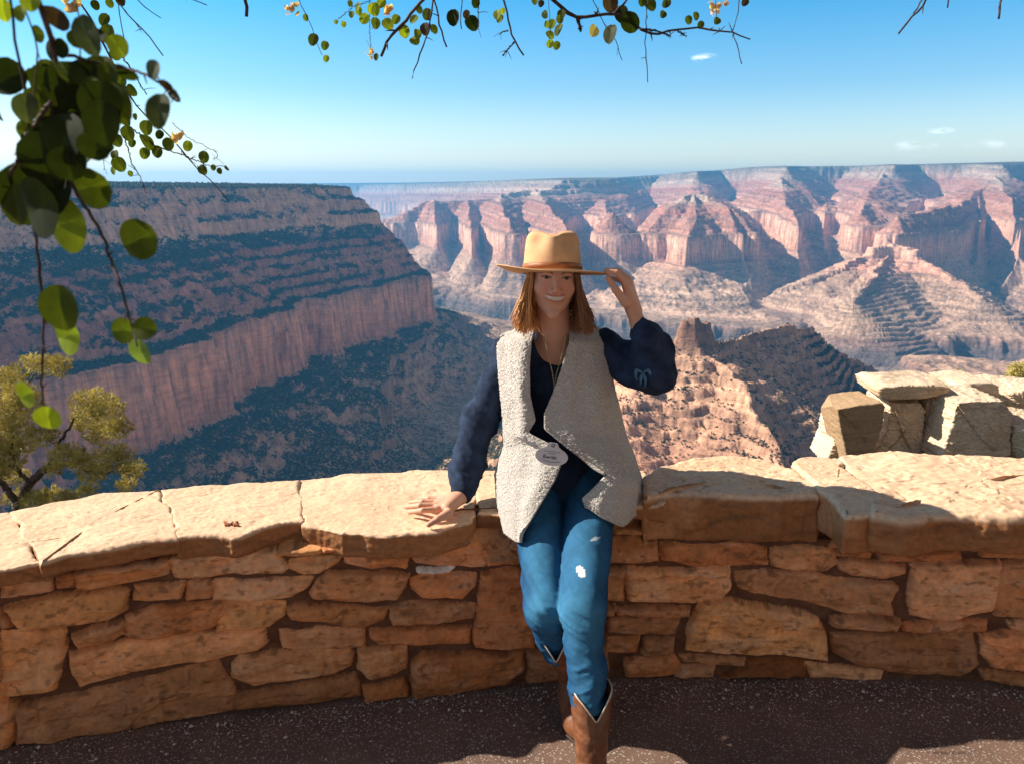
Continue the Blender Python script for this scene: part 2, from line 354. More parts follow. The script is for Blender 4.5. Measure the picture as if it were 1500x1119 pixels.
VEG = np.clip(flat * 1.15 + 0.30 * fbm2(GX / 90, GY / 90, 5, 121, .6), 0, 1)
VEG = VEG * np.interp(ST, [-1000, -930, -860, -640, -200, 50], [0.05, .36, .70, .95, .95, 1.0])
VEG = VEG * np.interp(GY, [0, 4600, 7000], [1, 1, .34])
VEG = np.maximum(VEG, np.clip((ST + 70) / 40, 0, 1) * .75 * (GY > 9000))
# the near butte carries little scrub on its sunny side
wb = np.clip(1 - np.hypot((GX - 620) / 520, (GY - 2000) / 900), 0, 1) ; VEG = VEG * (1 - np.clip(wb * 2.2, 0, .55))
VEG = .12 + .60 * VEG - .12 * (GY > 6000)
tm, tn, tb = new_mat('canyon_rock'); tb.inputs['Roughness'].default_value = 0.95; tb.inputs['Specular IOR Level'].default_value = 0.1
ac = N(tn, 'ShaderNodeAttribute', attribute_name='rock'); av = N(tn, 'ShaderNodeAttribute', attribute_name='veg')
n1 = noise_node(tn, 0.030, 7, 0.62); n2 = noise_node(tn, 0.11, 3, 0.6); n3 = noise_node(tn, 0.004, 5, .6)
st1 = noise_node(tn, 0.02, 5, .65, sc3=(.55, .55, 5.0))
st2 = noise_node(tn, 0.03, 5, .6, sc3=(1.6, 1.6, .16))
r1 = ramp(tn, [(.3, (.66, .63, .62)), (.5, (1, 1, 1)), (.7, (1.2, 1.17, 1.12))]); Lk(tn, st1.outputs[0], r1.inputs[0])
r2 = ramp(tn, [(.36, (.50, .48, .50)), (.5, (1, 1, 1)), (.64, (1.28, 1.24, 1.2))]); Lk(tn, st2.outputs[0], r2.inputs[0])
r3 = ramp(tn, [(.3, (.80, .78, .77)), (.7, (1.18, 1.17, 1.15))]); Lk(tn, n1.outputs[0], r3.inputs[0])
c = mixc(tn, .9, ac.outputs['Color'], r1.outputs[0], 'MULTIPLY'); c = mixc(tn, .8, c, r2.outputs[0], 'MULTIPLY'); c = mixc(tn, .9, c, r3.outputs[0], 'MULTIPLY')
va = N(tn, 'ShaderNodeMath', op='ADD'); Lk(tn, av.outputs['Fac'], va.inputs[0]); Lk(tn, n2.outputs[0], va.inputs[1])
vb = N(tn, 'ShaderNodeMapRange', inp={1: 0.98, 2: 1.10}); Lk(tn, va.outputs[0], vb.inputs[0])
vc = ramp(tn, [(.35, (.030, .027, .011)), (.65, (.075, .066, .028))]); Lk(tn, n1.outputs[0], vc.inputs[0])
c = mixc(tn, vb.outputs[0], c, vc.outputs[0]); Lk(tn, c, tb.inputs['Base Color'])
bh = N(tn, 'ShaderNodeMath', op='ADD'); Lk(tn, n1.outputs[0], bh.inputs[0]); Lk(tn, st1.outputs[0], bh.inputs[1])
bn = bump(tn, bh.outputs[0], 9.0, .9); bn = bump(tn, n2.outputs[0], 2.0, .8, bn); Lk(tn, bn, tb.inputs['Normal'])
V = np.stack([GX, GY, GZ], -1).reshape(-1, 3)
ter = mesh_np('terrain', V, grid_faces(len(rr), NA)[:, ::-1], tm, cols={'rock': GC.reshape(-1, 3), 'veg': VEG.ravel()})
tag(ter, kind='structure')

# scrub and small trees on the slopes, far too many to count
rg = np.random.default_rng(4)
n = 190000
rs = np.exp(rg.uniform(math.log(1300), math.log(5200), n)); as_ = rg.uniform(R(-36), R(30), n)
fi = np.interp(rs, rr, np.arange(len(rr))); fj = (as_ - az[0]) / (az[1] - az[0])
ii = fi.astype(int); jj = fj.astype(int); pv = (VEG[ii, jj] - .12) / .6; zz = GZ[ii, jj] * (1 - (fi - ii)) + GZ[ii + 1, jj] * (fi - ii)
clump = fbm2(rs * np.sin(as_) / 45, rs * np.cos(as_) / 45, 3, 131)
keep = (pv + 0.45 * clump > rg.uniform(0.25, 1.0, n)) & (SLP[ii, jj] < 1.5) & (ST[ii, jj] > -960)
sb0 = np.where((ST[ii, jj] > -30), 1.7, 1.0)[keep]
rs, as_, zz = rs[keep], as_[keep], zz[keep]
m = len(rs); print('scrub', m)
ico = np.array([(0, 0, 1.0), (.9, 0, .3), (.28, .85, .25), (-.73, .52, .35), (-.73, -.52, .2), (.28, -.85, .3), (0, 0, -.3)])
icf = np.array([(0, 1, 2), (0, 2, 3), (0, 3, 4), (0, 4, 5), (0, 5, 1), (6, 2, 1), (6, 3, 2), (6, 4, 3), (6, 5, 4), (6, 1, 5)])
s = rg.uniform(1.5, 3.6, m) * np.where(rg.random(m) < .1, 1.5, 1) * sb0
P = ico[None] * s[:, None, None] * rg.uniform(.75, 1.25, (m, 7, 3)); P[..., 2] *= 1.15
P += np.stack([rs * np.sin(as_), rs * np.cos(as_), zz + s * .25], -1)[:, None]
F = (icf[None] + (np.arange(m) * 7)[:, None, None]).reshape(-1, 3)
sm, snt, sb_ = new_mat('scrub_leaf'); sb_.inputs['Roughness'].default_value = 0.9; sb_.inputs['Specular IOR Level'].default_value = .1
sn = noise_node(snt, 0.06, 3); sr = ramp(snt, [(.35, (.028, .025, .010)), (.65, (.075, .066, .028))]); Lk(snt, sn.outputs[0], sr.inputs[0]); Lk(snt, sr.outputs[0], sb_.inputs['Base Color'])
o = mesh_np('scrub', P.reshape(-1, 3), F, sm, smooth=False); tag(o, 'dark juniper and pine scrub speckling the canyon slopes and cliff benches', 'scrub', kind='stuff')

# the air of the canyon: one closed box of thin even haze, sky outside it
hz = bpy.data.meshes.new('haze'); bmh = bmesh.new(); bmesh.ops.create_cube(bmh, size=1.0); bmh.to_mesh(hz); bmh.free()
ho = bpy.data.objects.new('haze', hz); COL.objects.link(ho); ztop = float(GZ.max()) + 25; zbot = float(GZ.min()) - 1.5
ho.scale = (54500, 54500, ztop - zbot); ho.location = (0, 0, (ztop + zbot) / 2)
hm = bpy.data.materials.new('haze_air'); hm.use_nodes = True; hn = hm.node_tree; hn.nodes.clear()
hv = N(hn, 'ShaderNodeVolumePrincipled'); hv.inputs['Color'].default_value = (0.10, 0.52, 1.0, 1); hv.inputs['Density'].default_value = 4.9e-5; hv.inputs['Anisotropy'].default_value = 0.3
hout = N(hn, 'ShaderNodeOutputMaterial'); Lk(hn, hv.outputs[0], hout.inputs['Volume']); hz.materials.append(hm); tag(ho, kind='stuff', label='thin blue haze filling the canyon', cat='haze')

# ------------------------------------------------------------------ terrace, stone wall
base_px = [(-320, 1150), (-150, 1120), (23, 1090), (180, 1063), (341, 1041), (498, 1029), (604, 1021), (767, 1002), (913, 991), (1041, 989), (1182, 990), (1294, 996), (1375, 999), (1500, 1007), (1660, 1022), (1900, 1050)]
WB = np.array([PZ(a, b, 0)[:2] for a, b in base_px])
for _ in range(2): WB[1:-1] = .25 * WB[:-2] + .5 * WB[1:-1] + .25 * WB[2:]
WL = np.concatenate([[0], np.cumsum(np.hypot(*np.diff(WB, axis=0).T))])
def wall_pt(u):
    return np.stack([np.interp(u, WL, WB[:, 0]), np.interp(u, WL, WB[:, 1])], -1)
def wall_n(u):
    a = wall_pt(np.asarray(u) - .05); b = wall_pt(np.asarray(u) + .05); t = b - a; t /= np.linalg.norm(t, axis=-1, keepdims=True)
    return np.stack([t[..., 1], -t[..., 0]], -1)
US = np.linspace(0, WL[-1], 3000); UP = wall_pt(US)
def to_wall(px, py):
    d = px_dir(px, py); k = np.argmin(np.abs(UP[:, 0] / UP[:, 1] - d.x / d.y)); t = UP[k, 1] / d.y
    return (US[k], CAMH + d.z * t)
ZA = lambda L: [(x / 2.548, 680 + y / 2.548) for x, y in L]
ZB = lambda L: [(400 + x / 2.945, 680 + y / 2.945) for x, y in L]
ZC = lambda L: [(870 + x / 2.335, 640 + y / 2.335) for x, y in L]
ZD = lambda L: [(1150 + x / 1.869, 520 + y / 1.869) for x, y in L]
# (outline, tone 0 dark .. 1 pale, hue 0 brown .. 1 red)
STN = [(ZA(p), t, h) for p, t, h in [
 ([(0,425),(180,420),(185,475),(100,490),(0,505)],.5,.3), ([(205,415),(280,410),(280,455),(205,465)],.5,.4), ([(285,405),(450,380),(620,370),(620,410),(480,445),(340,465),(285,460)],.55,.3),
 ([(20,540),(200,490),(440,470),(468,480),(468,550),(400,580),(260,595),(90,615),(50,590)],.7,.3), ([(0,550),(35,590),(30,610),(0,620)],.4,.3), ([(495,465),(680,445),(670,500),(560,515),(497,512)],.4,.5),
 ([(635,345),(780,315),(960,310),(1020,340),(1075,395),(1040,415),(880,410),(740,435),(650,425),(632,390)],.6,.2), ([(695,450),(782,445),(782,500),(695,505)],.4,.5),
 ([(797,445),(960,440),(1160,430),(1150,460),(1090,500),(900,510),(797,508)],.5,.3), ([(465,580),(560,540),(835,515),(830,570),(790,615),(640,640),(500,655),(455,640)],.5,.5),
 ([(845,520),(980,515),(1060,530),(1055,570),(1000,610),(880,620),(805,620)],.5,.3), ([(270,640),(340,610),(455,592),(450,640),(380,670),(290,685)],.45,.5),
 ([(0,640),(120,620),(240,615),(240,700),(210,840),(120,860),(0,862)],.65,.6), ([(265,710),(400,675),(700,640),(980,618),(995,670),(960,695),(750,735),(560,760),(300,830),(265,790)],.6,.5),
 ([(65,910),(200,880),(420,830),(600,790),(760,750),(800,730),(870,840),(870,910),(740,935),(450,985),(200,1030),(65,1040)],.25,.3), ([(0,890),(60,885),(45,1040),(0,1055)],.35,.3)]]
STN += [([(340,975),(350,965),(400,957),(510,953),(517,960),(513,975),(490,985),(420,998),(370,1004),(340,995)],.65,.5), ([(345,1017),(400,1010),(500,992),(520,988),(528,1018),(430,1032),(345,1036)],.2,.3)]
STN += [(ZB(p), t, h) for p, t, h in [
 ([(30,730),(200,715),(390,712),(392,795),(330,800),(120,800),(40,795)],.6,.5), ([(160,560),(200,500),(240,470),(585,480),(570,540),(530,585),(400,595),(240,585),(170,580)],.45,.6),
 ([(60,625),(150,605),(300,615),(490,630),(480,670),(400,700),(250,690),(80,670),(60,650)],.4,.8), ([(20,350),(100,330),(210,325),(205,385),(100,400),(20,400)],.45,.3), ([(215,330),(400,325),(588,335),(580,385),(400,375),(215,380)],.55,.3),
 ([(75,430),(180,405),(295,402),(280,425),(200,470),(130,480),(75,460)],.5,.3), ([(305,405),(580,398),(575,450),(400,452),(320,430)],.45,.3), ([(600,350),(740,300),(850,285),(1000,330),(1060,400),(1060,435),(850,445),(720,440),(620,430),(600,400)],.45,.3),
 ([(600,500),(650,485),(870,485),(868,530),(820,580),(740,575),(650,580),(605,550)],.55,.3), ([(625,458),(780,457),(760,472),(630,472)],1.6,.2), ([(510,620),(640,600),(868,610),(860,660),(700,690),(520,690),(505,660)],.4,.6),
 ([(425,720),(560,715),(850,710),(850,770),(700,778),(460,770),(425,745)],.4,.7), ([(900,480),(1000,460),(1065,460),(1100,560),(1120,640),(1120,790),(870,785),(870,700),(895,560)],.3,.2),
 ([(370,810),(480,795),(570,790),(570,880),(520,910),(420,925),(370,880)],.5,.4), ([(600,850),(640,815),(800,820),(1080,815),(1080,890),(1000,950),(760,990),(610,1005),(595,930)],.35,.4), ([(390,960),(570,935),(585,995),(400,1018)],.3,.4)]]
STN += [([(700,783),(760,770),(800,790),(880,795),(880,828),(790,830),(720,820)],.4,.3), ([(786,850),(880,838),(886,880),(880,945),(790,948),(784,900)],.3,.4), ([(775,955),(890,950),(892,985),(775,1000)],.2,.4), ([(900,768),(985,770),(975,785),(905,786)],.4,.3)]
STN += [(ZC(p), t, h) for p, t, h in [
 ([(40,355),(215,350),(222,425),(160,435),(40,435)],.45,.6), ([(235,370),(330,375),(500,370),(595,385),(595,440),(440,440),(350,445),(235,420)],.45,.4), ([(615,385),(700,378),(825,395),(835,440),(800,460),(680,455),(610,440)],.45,.4),
 ([(30,460),(100,460),(100,555),(30,555)],.4,.5), ([(105,455),(330,455),(465,445),(470,510),(440,545),(340,565),(120,555)],.6,.4), ([(85,590),(150,580),(330,583),(325,610),(200,612),(85,612)],.6,.8),
 ([(55,630),(150,622),(295,620),(280,675),(160,680),(55,670)],.35,.6), ([(55,695),(155,690),(145,735),(55,738)],.3,.5), ([(175,695),(275,690),(270,738),(170,742)],.3,.5),
 ([(340,610),(370,560),(450,555),(700,595),(760,620),(795,680),(800,760),(620,745),(500,740),(325,735),(322,660)],.75,.35), ([(300,755),(400,755),(520,760),(515,780),(310,775)],.4,.3), ([(110,760),(280,755),(295,780),(265,815),(115,818)],.3,.3),
 ([(300,790),(410,785),(405,815),(275,818)],.4,.3), ([(530,762),(715,767),(720,815),(430,815),(520,788)],.15,.4), ([(42,580),(75,580),(70,615),(42,615)],.4,.5)]]
STN += [([(1080,841),(1127,838),(1195,841),(1230,852),(1310,856),(1318,863),(1305,884),(1310,902),(1240,897),(1150,876),(1120,870),(1085,862)],.4,.4), ([(1180,972),(1240,978),(1294,984),(1292,996),(1190,993)],.6,.2)]
STN += [(ZD(p), t, h) for p, t, h in [
 ([(130,530),(150,490),(180,475),(262,472),(270,500),(268,525),(200,535)],.5,.8), ([(135,542),(240,545),(235,556),(150,555)],.5,.5), ([(150,570),(200,565),(330,580),(330,600),(270,612),(190,608),(155,590)],.45,.6),
 ([(260,545),(480,540),(490,560),(400,568),(265,562)],.4,.7), ([(300,475),(330,455),(480,460),(480,510),(440,520),(300,520)],.4,.5), ([(350,580),(460,570),(590,570),(590,640),(570,705),(440,730),(350,715),(347,640)],.65,.4),
 ([(595,575),(654,568),(700,570),(700,722),(580,715),(585,650)],.45,.7), ([(125,720),(200,715),(318,725),(300,755),(210,750),(128,738)],.45,.6), ([(325,740),(400,732),(560,732),(555,755),(420,762),(325,755)],.5,.5),
 ([(130,765),(300,770),(520,765),(530,850),(480,880),(330,870),(200,850),(135,810)],.3,.6), ([(545,770),(600,760),(654,765),(700,768),(700,870),(570,855),(545,820)],.65,.5), ([(615,735),(654,730),(700,732),(700,760),(654,762),(625,752)],.5,.9),
 ([(535,865),(654,880),(700,885),(700,915),(550,890)],.3,.6), ([(540,530),(654,525),(700,526),(700,558),(545,555)],.35,.5)]]
polys = [(np.array([to_wall(a, b) for a, b in p]), t, h) for p, t, h in STN]
umin = to_wall(0, 900)[0]; umax = to_wall(1520, 900)[0]
rw = random.Random(8)
for (ua, ub) in ((0.03, umin - .012), (umax + .02, WL[-1] - .03)):
    z = .012
    while z < .50:
        h = rw.uniform(.05, .13); u = ua
        while u < ub - .04:
            L = min(rw.uniform(.12, .4), ub - u); h2 = h * rw.uniform(.85, 1)
            if L > .04: polys.append((np.array([(u + .008, z), (u + L - .012, z + rw.uniform(-.004, .006)), (u + L - .008, z + h2), (u + .01, z + h2 * rw.uniform(.85, 1))]), rw.uniform(.3, .65), rw.random() * .7))
            u += L
        z += h + .014
du = 0.0036
uu = np.arange(0, WL[-1], du); zz_ = np.arange(-0.03, 0.60, .0024)
UU, ZZ = np.meshgrid(uu, zz_)
wu = UU + fbm2(UU / .05, ZZ / .05, 2, 201) * .006; wz = ZZ + fbm2(UU / .07, ZZ / .06, 2, 202) * .006
Hh = -0.020 + fbm2(UU / .035, ZZ / .03, 2, 203) * .007 + fbm2(UU / .2, ZZ / .1, 2, 204) * .006
mort = np.array([.14, .065, .038]); SCOL = np.ones(UU.shape + (3,)) * mort * (1 + .35 * fbm2(UU / .05, ZZ / .03, 3, 205))[..., None]
pal = [np.array([.30, .125, .045]), np.array([.88, .44, .20])]; red = np.array([.58, .22, .09])
STM = np.zeros(UU.shape)
for k, (P, t, h) in enumerate(polys):
    if P[:, 0].max() < 0: continue
    j0, j1 = np.searchsorted(uu, [P[:, 0].min() - .02, P[:, 0].max() + .02]); i0, i1 = np.searchsorted(zz_, [P[:, 1].min() - .02, P[:, 1].max() + .02])
    if j1 <= j0 or i1 <= i0: continue
    sl_ = np.s_[i0:i1, j0:j1]; x, y = wu[sl_], wz[sl_]
    sd = -poly_e(x, y, [tuple(q) for q in P]) + .0055
    cu, cz = P.mean(0); rs_ = random.Random(k * 7 + 1)
    off = rs_.uniform(-.008, .014); tx, tz = rs_.uniform(-.05, .05), rs_.uniform(-.10, .12)
    f = 1 - np.exp(-np.clip(sd, 0, 1) / .0048); dome = .004 * (1 - np.exp(-np.clip(sd, 0, 1) / .04))
    lay = fbm2(x / .30, y / .020 + k * 3, 2, 210 + k) * .0030
    hh = -.018 + f * (.022 + off + tx * (x - cu) + tz * (y - cz)) + dome + f * (fbm2(x / .075, y / .045, 4, 220 + k) * .012 - .010 * np.clip(fbm2(x / .12, y / .03, 3, 440 + k) * 3 - .6, 0, 1) + lay + fbm2(x / .012, y / .012, 2, 260 + k) * .0016)
    ck = np.abs(fbm2(x / .16 + k, y / .16, 3, 300 + k)); hh = hh - f * np.clip(.05 - ck, 0, 1) * .14 * (rs_.random() < .5)
    m = sd > 0
    Hs = Hh[sl_]; Hs[m] = np.maximum(Hs[m], hh[m])
    tone = np.clip(t, 0, 1); tone = np.clip(tone * 1.7 - .28 + rs_.uniform(-.15, .18), 0, 1); c = pal[0] * (1 - tone) + pal[1] * tone; c = c * (1 - .25 * (rs_.random() < .25)); c = c * np.array([(1.0, 1.0, 1.0), (1.0, .86, .72), (1.05, 1.06, .95), (.98, 1.03, 1.15), (1.1, .9, .8)][rs_.randrange(5)]) ; c = c * (1 - .5 * h) + red * .5 * h * (.7 + .6 * tone)
    if t > 1: c = np.array([.8, .74, .66])  # sunlit glint on a ledge put in as a pale sliver of stone
    n = fbm2(x / .07, y / .045, 4, 320 + k); n2 = fbm2(x / .02, y / .02, 3, 360 + k); n3 = fbm2(x / .12, y / .05, 3, 380 + k)
    cc = c[None, None] * (1 + .32 * n + .18 * n2)[..., None]
    pale = np.clip((n3 - .15) * 2.0, 0, .4 * tone)[..., None]; cc = cc * (1 - pale) + pale * np.array([.78, .50, .32])
    dk = np.clip((fbm2(x / .03, y / .018, 3, 400 + k) - .32) * 3, 0, .5)[..., None]; cc = cc * (1 - dk) + dk * np.array([.10, .045, .02])
    SCOL[sl_][m] = cc[m]; STM[sl_][m] = 1
ucap = to_wall(946, 730)[0]; cb_ = np.where(UU < ucap, .535, .495); Hh = Hh - np.clip((ZZ - cb_) / .01, 0, 1) * .075
pts = wall_pt(UU.ravel()); nn_ = wall_n(UU.ravel())
lean = (0.02 * (.3 - ZZ)).ravel()
Vw = np.concatenate([pts + nn_ * (Hh.ravel() + lean)[:, None], ZZ.reshape(-1, 1)], 1)
wm, wn, wbs = new_mat('wall_sandstone'); wbs.inputs['Roughness'].default_value = .85; wbs.inputs['Specular IOR Level'].default_value = .25
wa = N(wn, 'ShaderNodeAttribute', attribute_name='rock'); q1 = noise_node(wn, 65, 6, .6); q2 = noise_node(wn, 420, 3, .6)
rq = ramp(wn, [(.3, (.76, .74, .72)), (.5, (1, 1, 1)), (.72, (1.2, 1.18, 1.14))]); Lk(wn, q1.outputs[0], rq.inputs[0])
Lk(wn, mixc(wn, .8, wa.outputs['Color'], rq.outputs[0], 'MULTIPLY'), wbs.inputs['Base Color'])
b1 = bump(wn, q1.outputs[0], .0016, .8); Lk(wn, bump(wn, q2.outputs[0], .0009, .7, b1), wbs.inputs['Normal'])
mortar_mat = simple_mat('mortar', (.06, .03, .02), (.12, .06, .04), 25, .95, .01, 60)
wroot = thing('stone_wall', (wall_pt(np.array([2.2]))[0][0], wall_pt(np.array([2.2]))[0][1], 0), 'low curved wall of rough brown sandstone blocks with pale flat capstones along the terrace', 'stone wall')
fo = mesh_np('masonry', Vw, grid_faces(len(zz_), len(uu)), wm, cols={'rock': SCOL.reshape(-1, 3)}); adopt(wroot, fo)
# core behind the facing
uc = np.linspace(0.0, WL[-1] - .004, 60); A_ = wall_pt(uc) - wall_n(uc) * .045; B_ = wall_pt(uc) - wall_n(uc) * .36
rows_ = [np.concatenate([A_, np.full((60, 1), -.05)], 1), np.concatenate([A_, np.full((60, 1), .515)], 1), np.concatenate([B_, np.full((60, 1), .515)], 1), np.concatenate([B_, np.full((60, 1), -1.2)], 1)]
cv = np.concatenate(rows_); cf = grid_faces(4, 60); co = mesh_np('core', cv, [cf, np.array([[0, 60, 120, 180], [239, 179, 119, 59]])], mortar_mat, smooth=False); adopt(wroot, co)

def rock(name, poly, o, ax, ay, az_, thick, mat, seed=0, M=360, rings=44, side=22, bev=.02, amp=.012, fs=9.0, lay=.006, jag=.01, taper=0.0, parent=None, cfn=None, dome=0.0, jit=0.018, facets=0):
    """weathered block: outline poly (2D in ax, ay) facing az_, thick deep, rounded, displaced by layered noise"""
    P = np.array(poly, float)
    if ((P[:, 0] * np.roll(P[:, 1], -1) - np.roll(P[:, 0], -1) * P[:, 1]).sum()) < 0: P = P[::-1]
    L = np.concatenate([[0], np.cumsum(np.hypot(*(np.roll(P, -1, 0) - P).T))]); s = np.linspace(0, L[-1], M, endpoint=False)
    Q = np.stack([np.interp(s, L, np.append(P[:, k], P[0, k])) for k in (0, 1)], 1)
    w_ = max(1, int(bev / (L[-1] / M) * .7))
    for _ in range(w_): Q = (np.roll(Q, 1, 0) + Q * 2 + np.roll(Q, -1, 0)) / 4
    jn = jit * (fbm2(s / .10 + seed * 5, s * 0, 4, seed + 40)) ; T0 = np.roll(Q, -1, 0) - np.roll(Q, 1, 0); T0 /= np.linalg.norm(T0, axis=1, keepdims=True) + 1e-9
    fade = np.clip(np.minimum(s, L[-1] - s) / .04, 0, 1); Q = Q + np.stack([T0[:, 1], -T0[:, 0]], 1) * (jn * fade)[:, None]
    c = Q.mean(0); Qs = Q.copy()
    for _ in range(int(.03 / (L[-1] / M)) ** 2 // 3 + 4): Qs = (np.roll(Qs, 1, 0) + Qs * 2 + np.roll(Qs, -1, 0)) / 4
    T = np.roll(Qs, -1, 0) - np.roll(Qs, 1, 0); T /= np.linalg.norm(T, axis=1, keepdims=True) + 1e-9; Nn = np.stack([T[:, 1], -T[:, 0]], 1)
    pr = []
    for f in np.linspace(0.0001, 1, rings)[:-1] ** .8: pr.append((f, 0.0, 0.0))
    nb = 7
    for i in range(nb + 1):
        a = i / nb * math.pi / 2; pr.append((1, bev * math.sin(a), -bev * (1 - math.cos(a))))
    for i in range(1, side + 1): pr.append((1, bev, -bev - (thick - 2 * bev) * i / side))
    for i in range(1, 4):
        a = i / 3 * math.pi / 2; pr.append((1, bev * math.cos(a), -thick + bev * (1 - math.sin(a))))
    for f in (.7, .35, .0005): pr.append((f, 0, -thick))
    V = []
    for f, out, d in pr:
        q = c + (Q - c) * f
        if f == 1: q = q + Nn * (out - bev)
        else: q = q - Nn * bev * f
        tp = 1 + taper * (-d / thick)
        q = c + (q - c) * tp
        zc = d + dome * (1 - f * f) * (d > -bev)
        V.append(np.concatenate([q, np.full((M, 1), zc)], 1))
    V = np.concatenate(V)
    W = V[:, :1] * np.array(ax)[None] + V[:, 1:2] * np.array(ay)[None] + V[:, 2:] * np.array(az_)[None] + np.array(o)[None]
    F = grid_faces(len(pr), M, True)
    e = np.array([0, 0, 1.0]); G = W + seed * 3.1
    if facets:
        rf = np.random.default_rng(seed); cc_ = (W.max(0) + W.min(0)) / 2; ext = (W.max(0) - W.min(0)) / 2
        for _ in range(facets):
            n_ = rf.normal(0, 1, 3) / ext; n_[1] *= .25; n_ /= np.linalg.norm(n_); h_ = np.quantile((W - cc_) @ n_, 1) * rf.uniform(.84, .97); ex = np.maximum((W - cc_) @ n_ - h_, 0); W = W - ex[:, None] * n_
    # normals
    nr = len(pr); Wg = W.reshape(nr, M, 3); a = np.gradient(Wg, axis=0); b = np.roll(Wg, -1, 1) - np.roll(Wg, 1, 1); nrm = np.cross(b, a).reshape(-1, 3)
    nrm /= np.linalg.norm(nrm, axis=1, keepdims=True) + 1e-9
    if (nrm * (W - W.mean(0))).sum() < 0: nrm = -nrm
    Gl = G * np.array([1, 1, 1.0])
    d = fbm3(Gl, fs, 5, seed) * amp * 1.6
    lz = fbm3(G * np.array([1, 1, 9.0]), fs * .8, 3, seed + 5)          # bedding
    d = d + lay * lz
    fl = fbm3(G * np.array([.8, 1.7, 2.0]), fs * .6, 5, seed + 9, .6); q_ = fl * 6; fq = q_ - np.floor(q_); sq = np.clip((fq - .5) / .25, 0, 1); sq = sq * sq * (3 - 2 * sq); stp = (np.floor(q_) + sq - q_) / 6
    d = d + jag * stp * 1.5 + fbm3(G, fs * 7, 3, seed + 11) * amp * .16
    W = W + nrm * d[:, None]
    n1 = fbm3(G, 7, 4, seed + 21); n2 = fbm3(G * np.array([1, 1, 3.0]), 30, 3, seed + 22); n3 = fbm3(G, 3, 3, seed + 23)
    col = (cfn or capcol)(W, nrm, n1, n2, n3)
    return mesh_np(name, W, F if True else F, mat, parent, cols={'rock': col})
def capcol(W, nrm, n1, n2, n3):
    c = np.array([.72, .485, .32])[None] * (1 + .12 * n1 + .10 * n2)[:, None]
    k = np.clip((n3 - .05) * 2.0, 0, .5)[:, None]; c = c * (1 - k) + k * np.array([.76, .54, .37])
    # shade of the side faces put into the colour: darker brown below the top
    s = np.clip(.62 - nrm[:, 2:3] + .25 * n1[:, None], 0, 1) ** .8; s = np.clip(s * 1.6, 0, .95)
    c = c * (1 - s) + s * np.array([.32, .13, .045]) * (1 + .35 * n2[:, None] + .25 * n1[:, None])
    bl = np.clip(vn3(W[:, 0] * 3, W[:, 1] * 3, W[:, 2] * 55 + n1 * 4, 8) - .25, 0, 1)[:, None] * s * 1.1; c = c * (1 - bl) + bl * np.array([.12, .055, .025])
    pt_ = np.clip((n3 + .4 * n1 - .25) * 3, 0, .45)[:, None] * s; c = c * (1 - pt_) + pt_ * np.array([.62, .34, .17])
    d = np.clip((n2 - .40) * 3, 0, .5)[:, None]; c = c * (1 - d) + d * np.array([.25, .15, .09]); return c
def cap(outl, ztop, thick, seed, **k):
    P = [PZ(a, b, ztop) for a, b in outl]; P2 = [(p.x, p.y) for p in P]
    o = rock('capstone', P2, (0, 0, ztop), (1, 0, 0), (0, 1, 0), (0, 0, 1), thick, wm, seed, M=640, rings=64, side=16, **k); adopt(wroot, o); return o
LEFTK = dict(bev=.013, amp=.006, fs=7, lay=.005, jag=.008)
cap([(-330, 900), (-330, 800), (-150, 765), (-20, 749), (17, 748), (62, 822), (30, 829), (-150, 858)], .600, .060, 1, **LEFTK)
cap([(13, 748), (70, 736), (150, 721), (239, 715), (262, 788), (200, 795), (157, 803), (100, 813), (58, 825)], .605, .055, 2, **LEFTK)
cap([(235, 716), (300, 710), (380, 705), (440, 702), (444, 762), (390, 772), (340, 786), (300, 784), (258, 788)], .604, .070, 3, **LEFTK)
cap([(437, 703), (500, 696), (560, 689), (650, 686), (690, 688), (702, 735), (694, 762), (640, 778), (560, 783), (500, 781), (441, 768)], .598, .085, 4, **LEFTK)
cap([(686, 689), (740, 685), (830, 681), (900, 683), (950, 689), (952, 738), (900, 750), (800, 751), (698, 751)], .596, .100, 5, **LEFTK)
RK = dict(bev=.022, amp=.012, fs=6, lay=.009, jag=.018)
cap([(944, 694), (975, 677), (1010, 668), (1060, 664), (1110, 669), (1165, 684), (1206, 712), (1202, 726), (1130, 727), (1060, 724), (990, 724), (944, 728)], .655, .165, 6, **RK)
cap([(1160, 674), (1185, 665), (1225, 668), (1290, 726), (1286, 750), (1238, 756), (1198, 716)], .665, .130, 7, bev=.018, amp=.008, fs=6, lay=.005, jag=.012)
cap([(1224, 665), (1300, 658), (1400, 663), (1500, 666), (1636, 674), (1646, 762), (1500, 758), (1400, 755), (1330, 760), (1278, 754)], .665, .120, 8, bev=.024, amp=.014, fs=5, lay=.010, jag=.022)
cap([(1630, 672), (1760, 690), (1940, 720), (1900, 800), (1700, 770), (1650, 758)], .655, .12, 9, **RK)
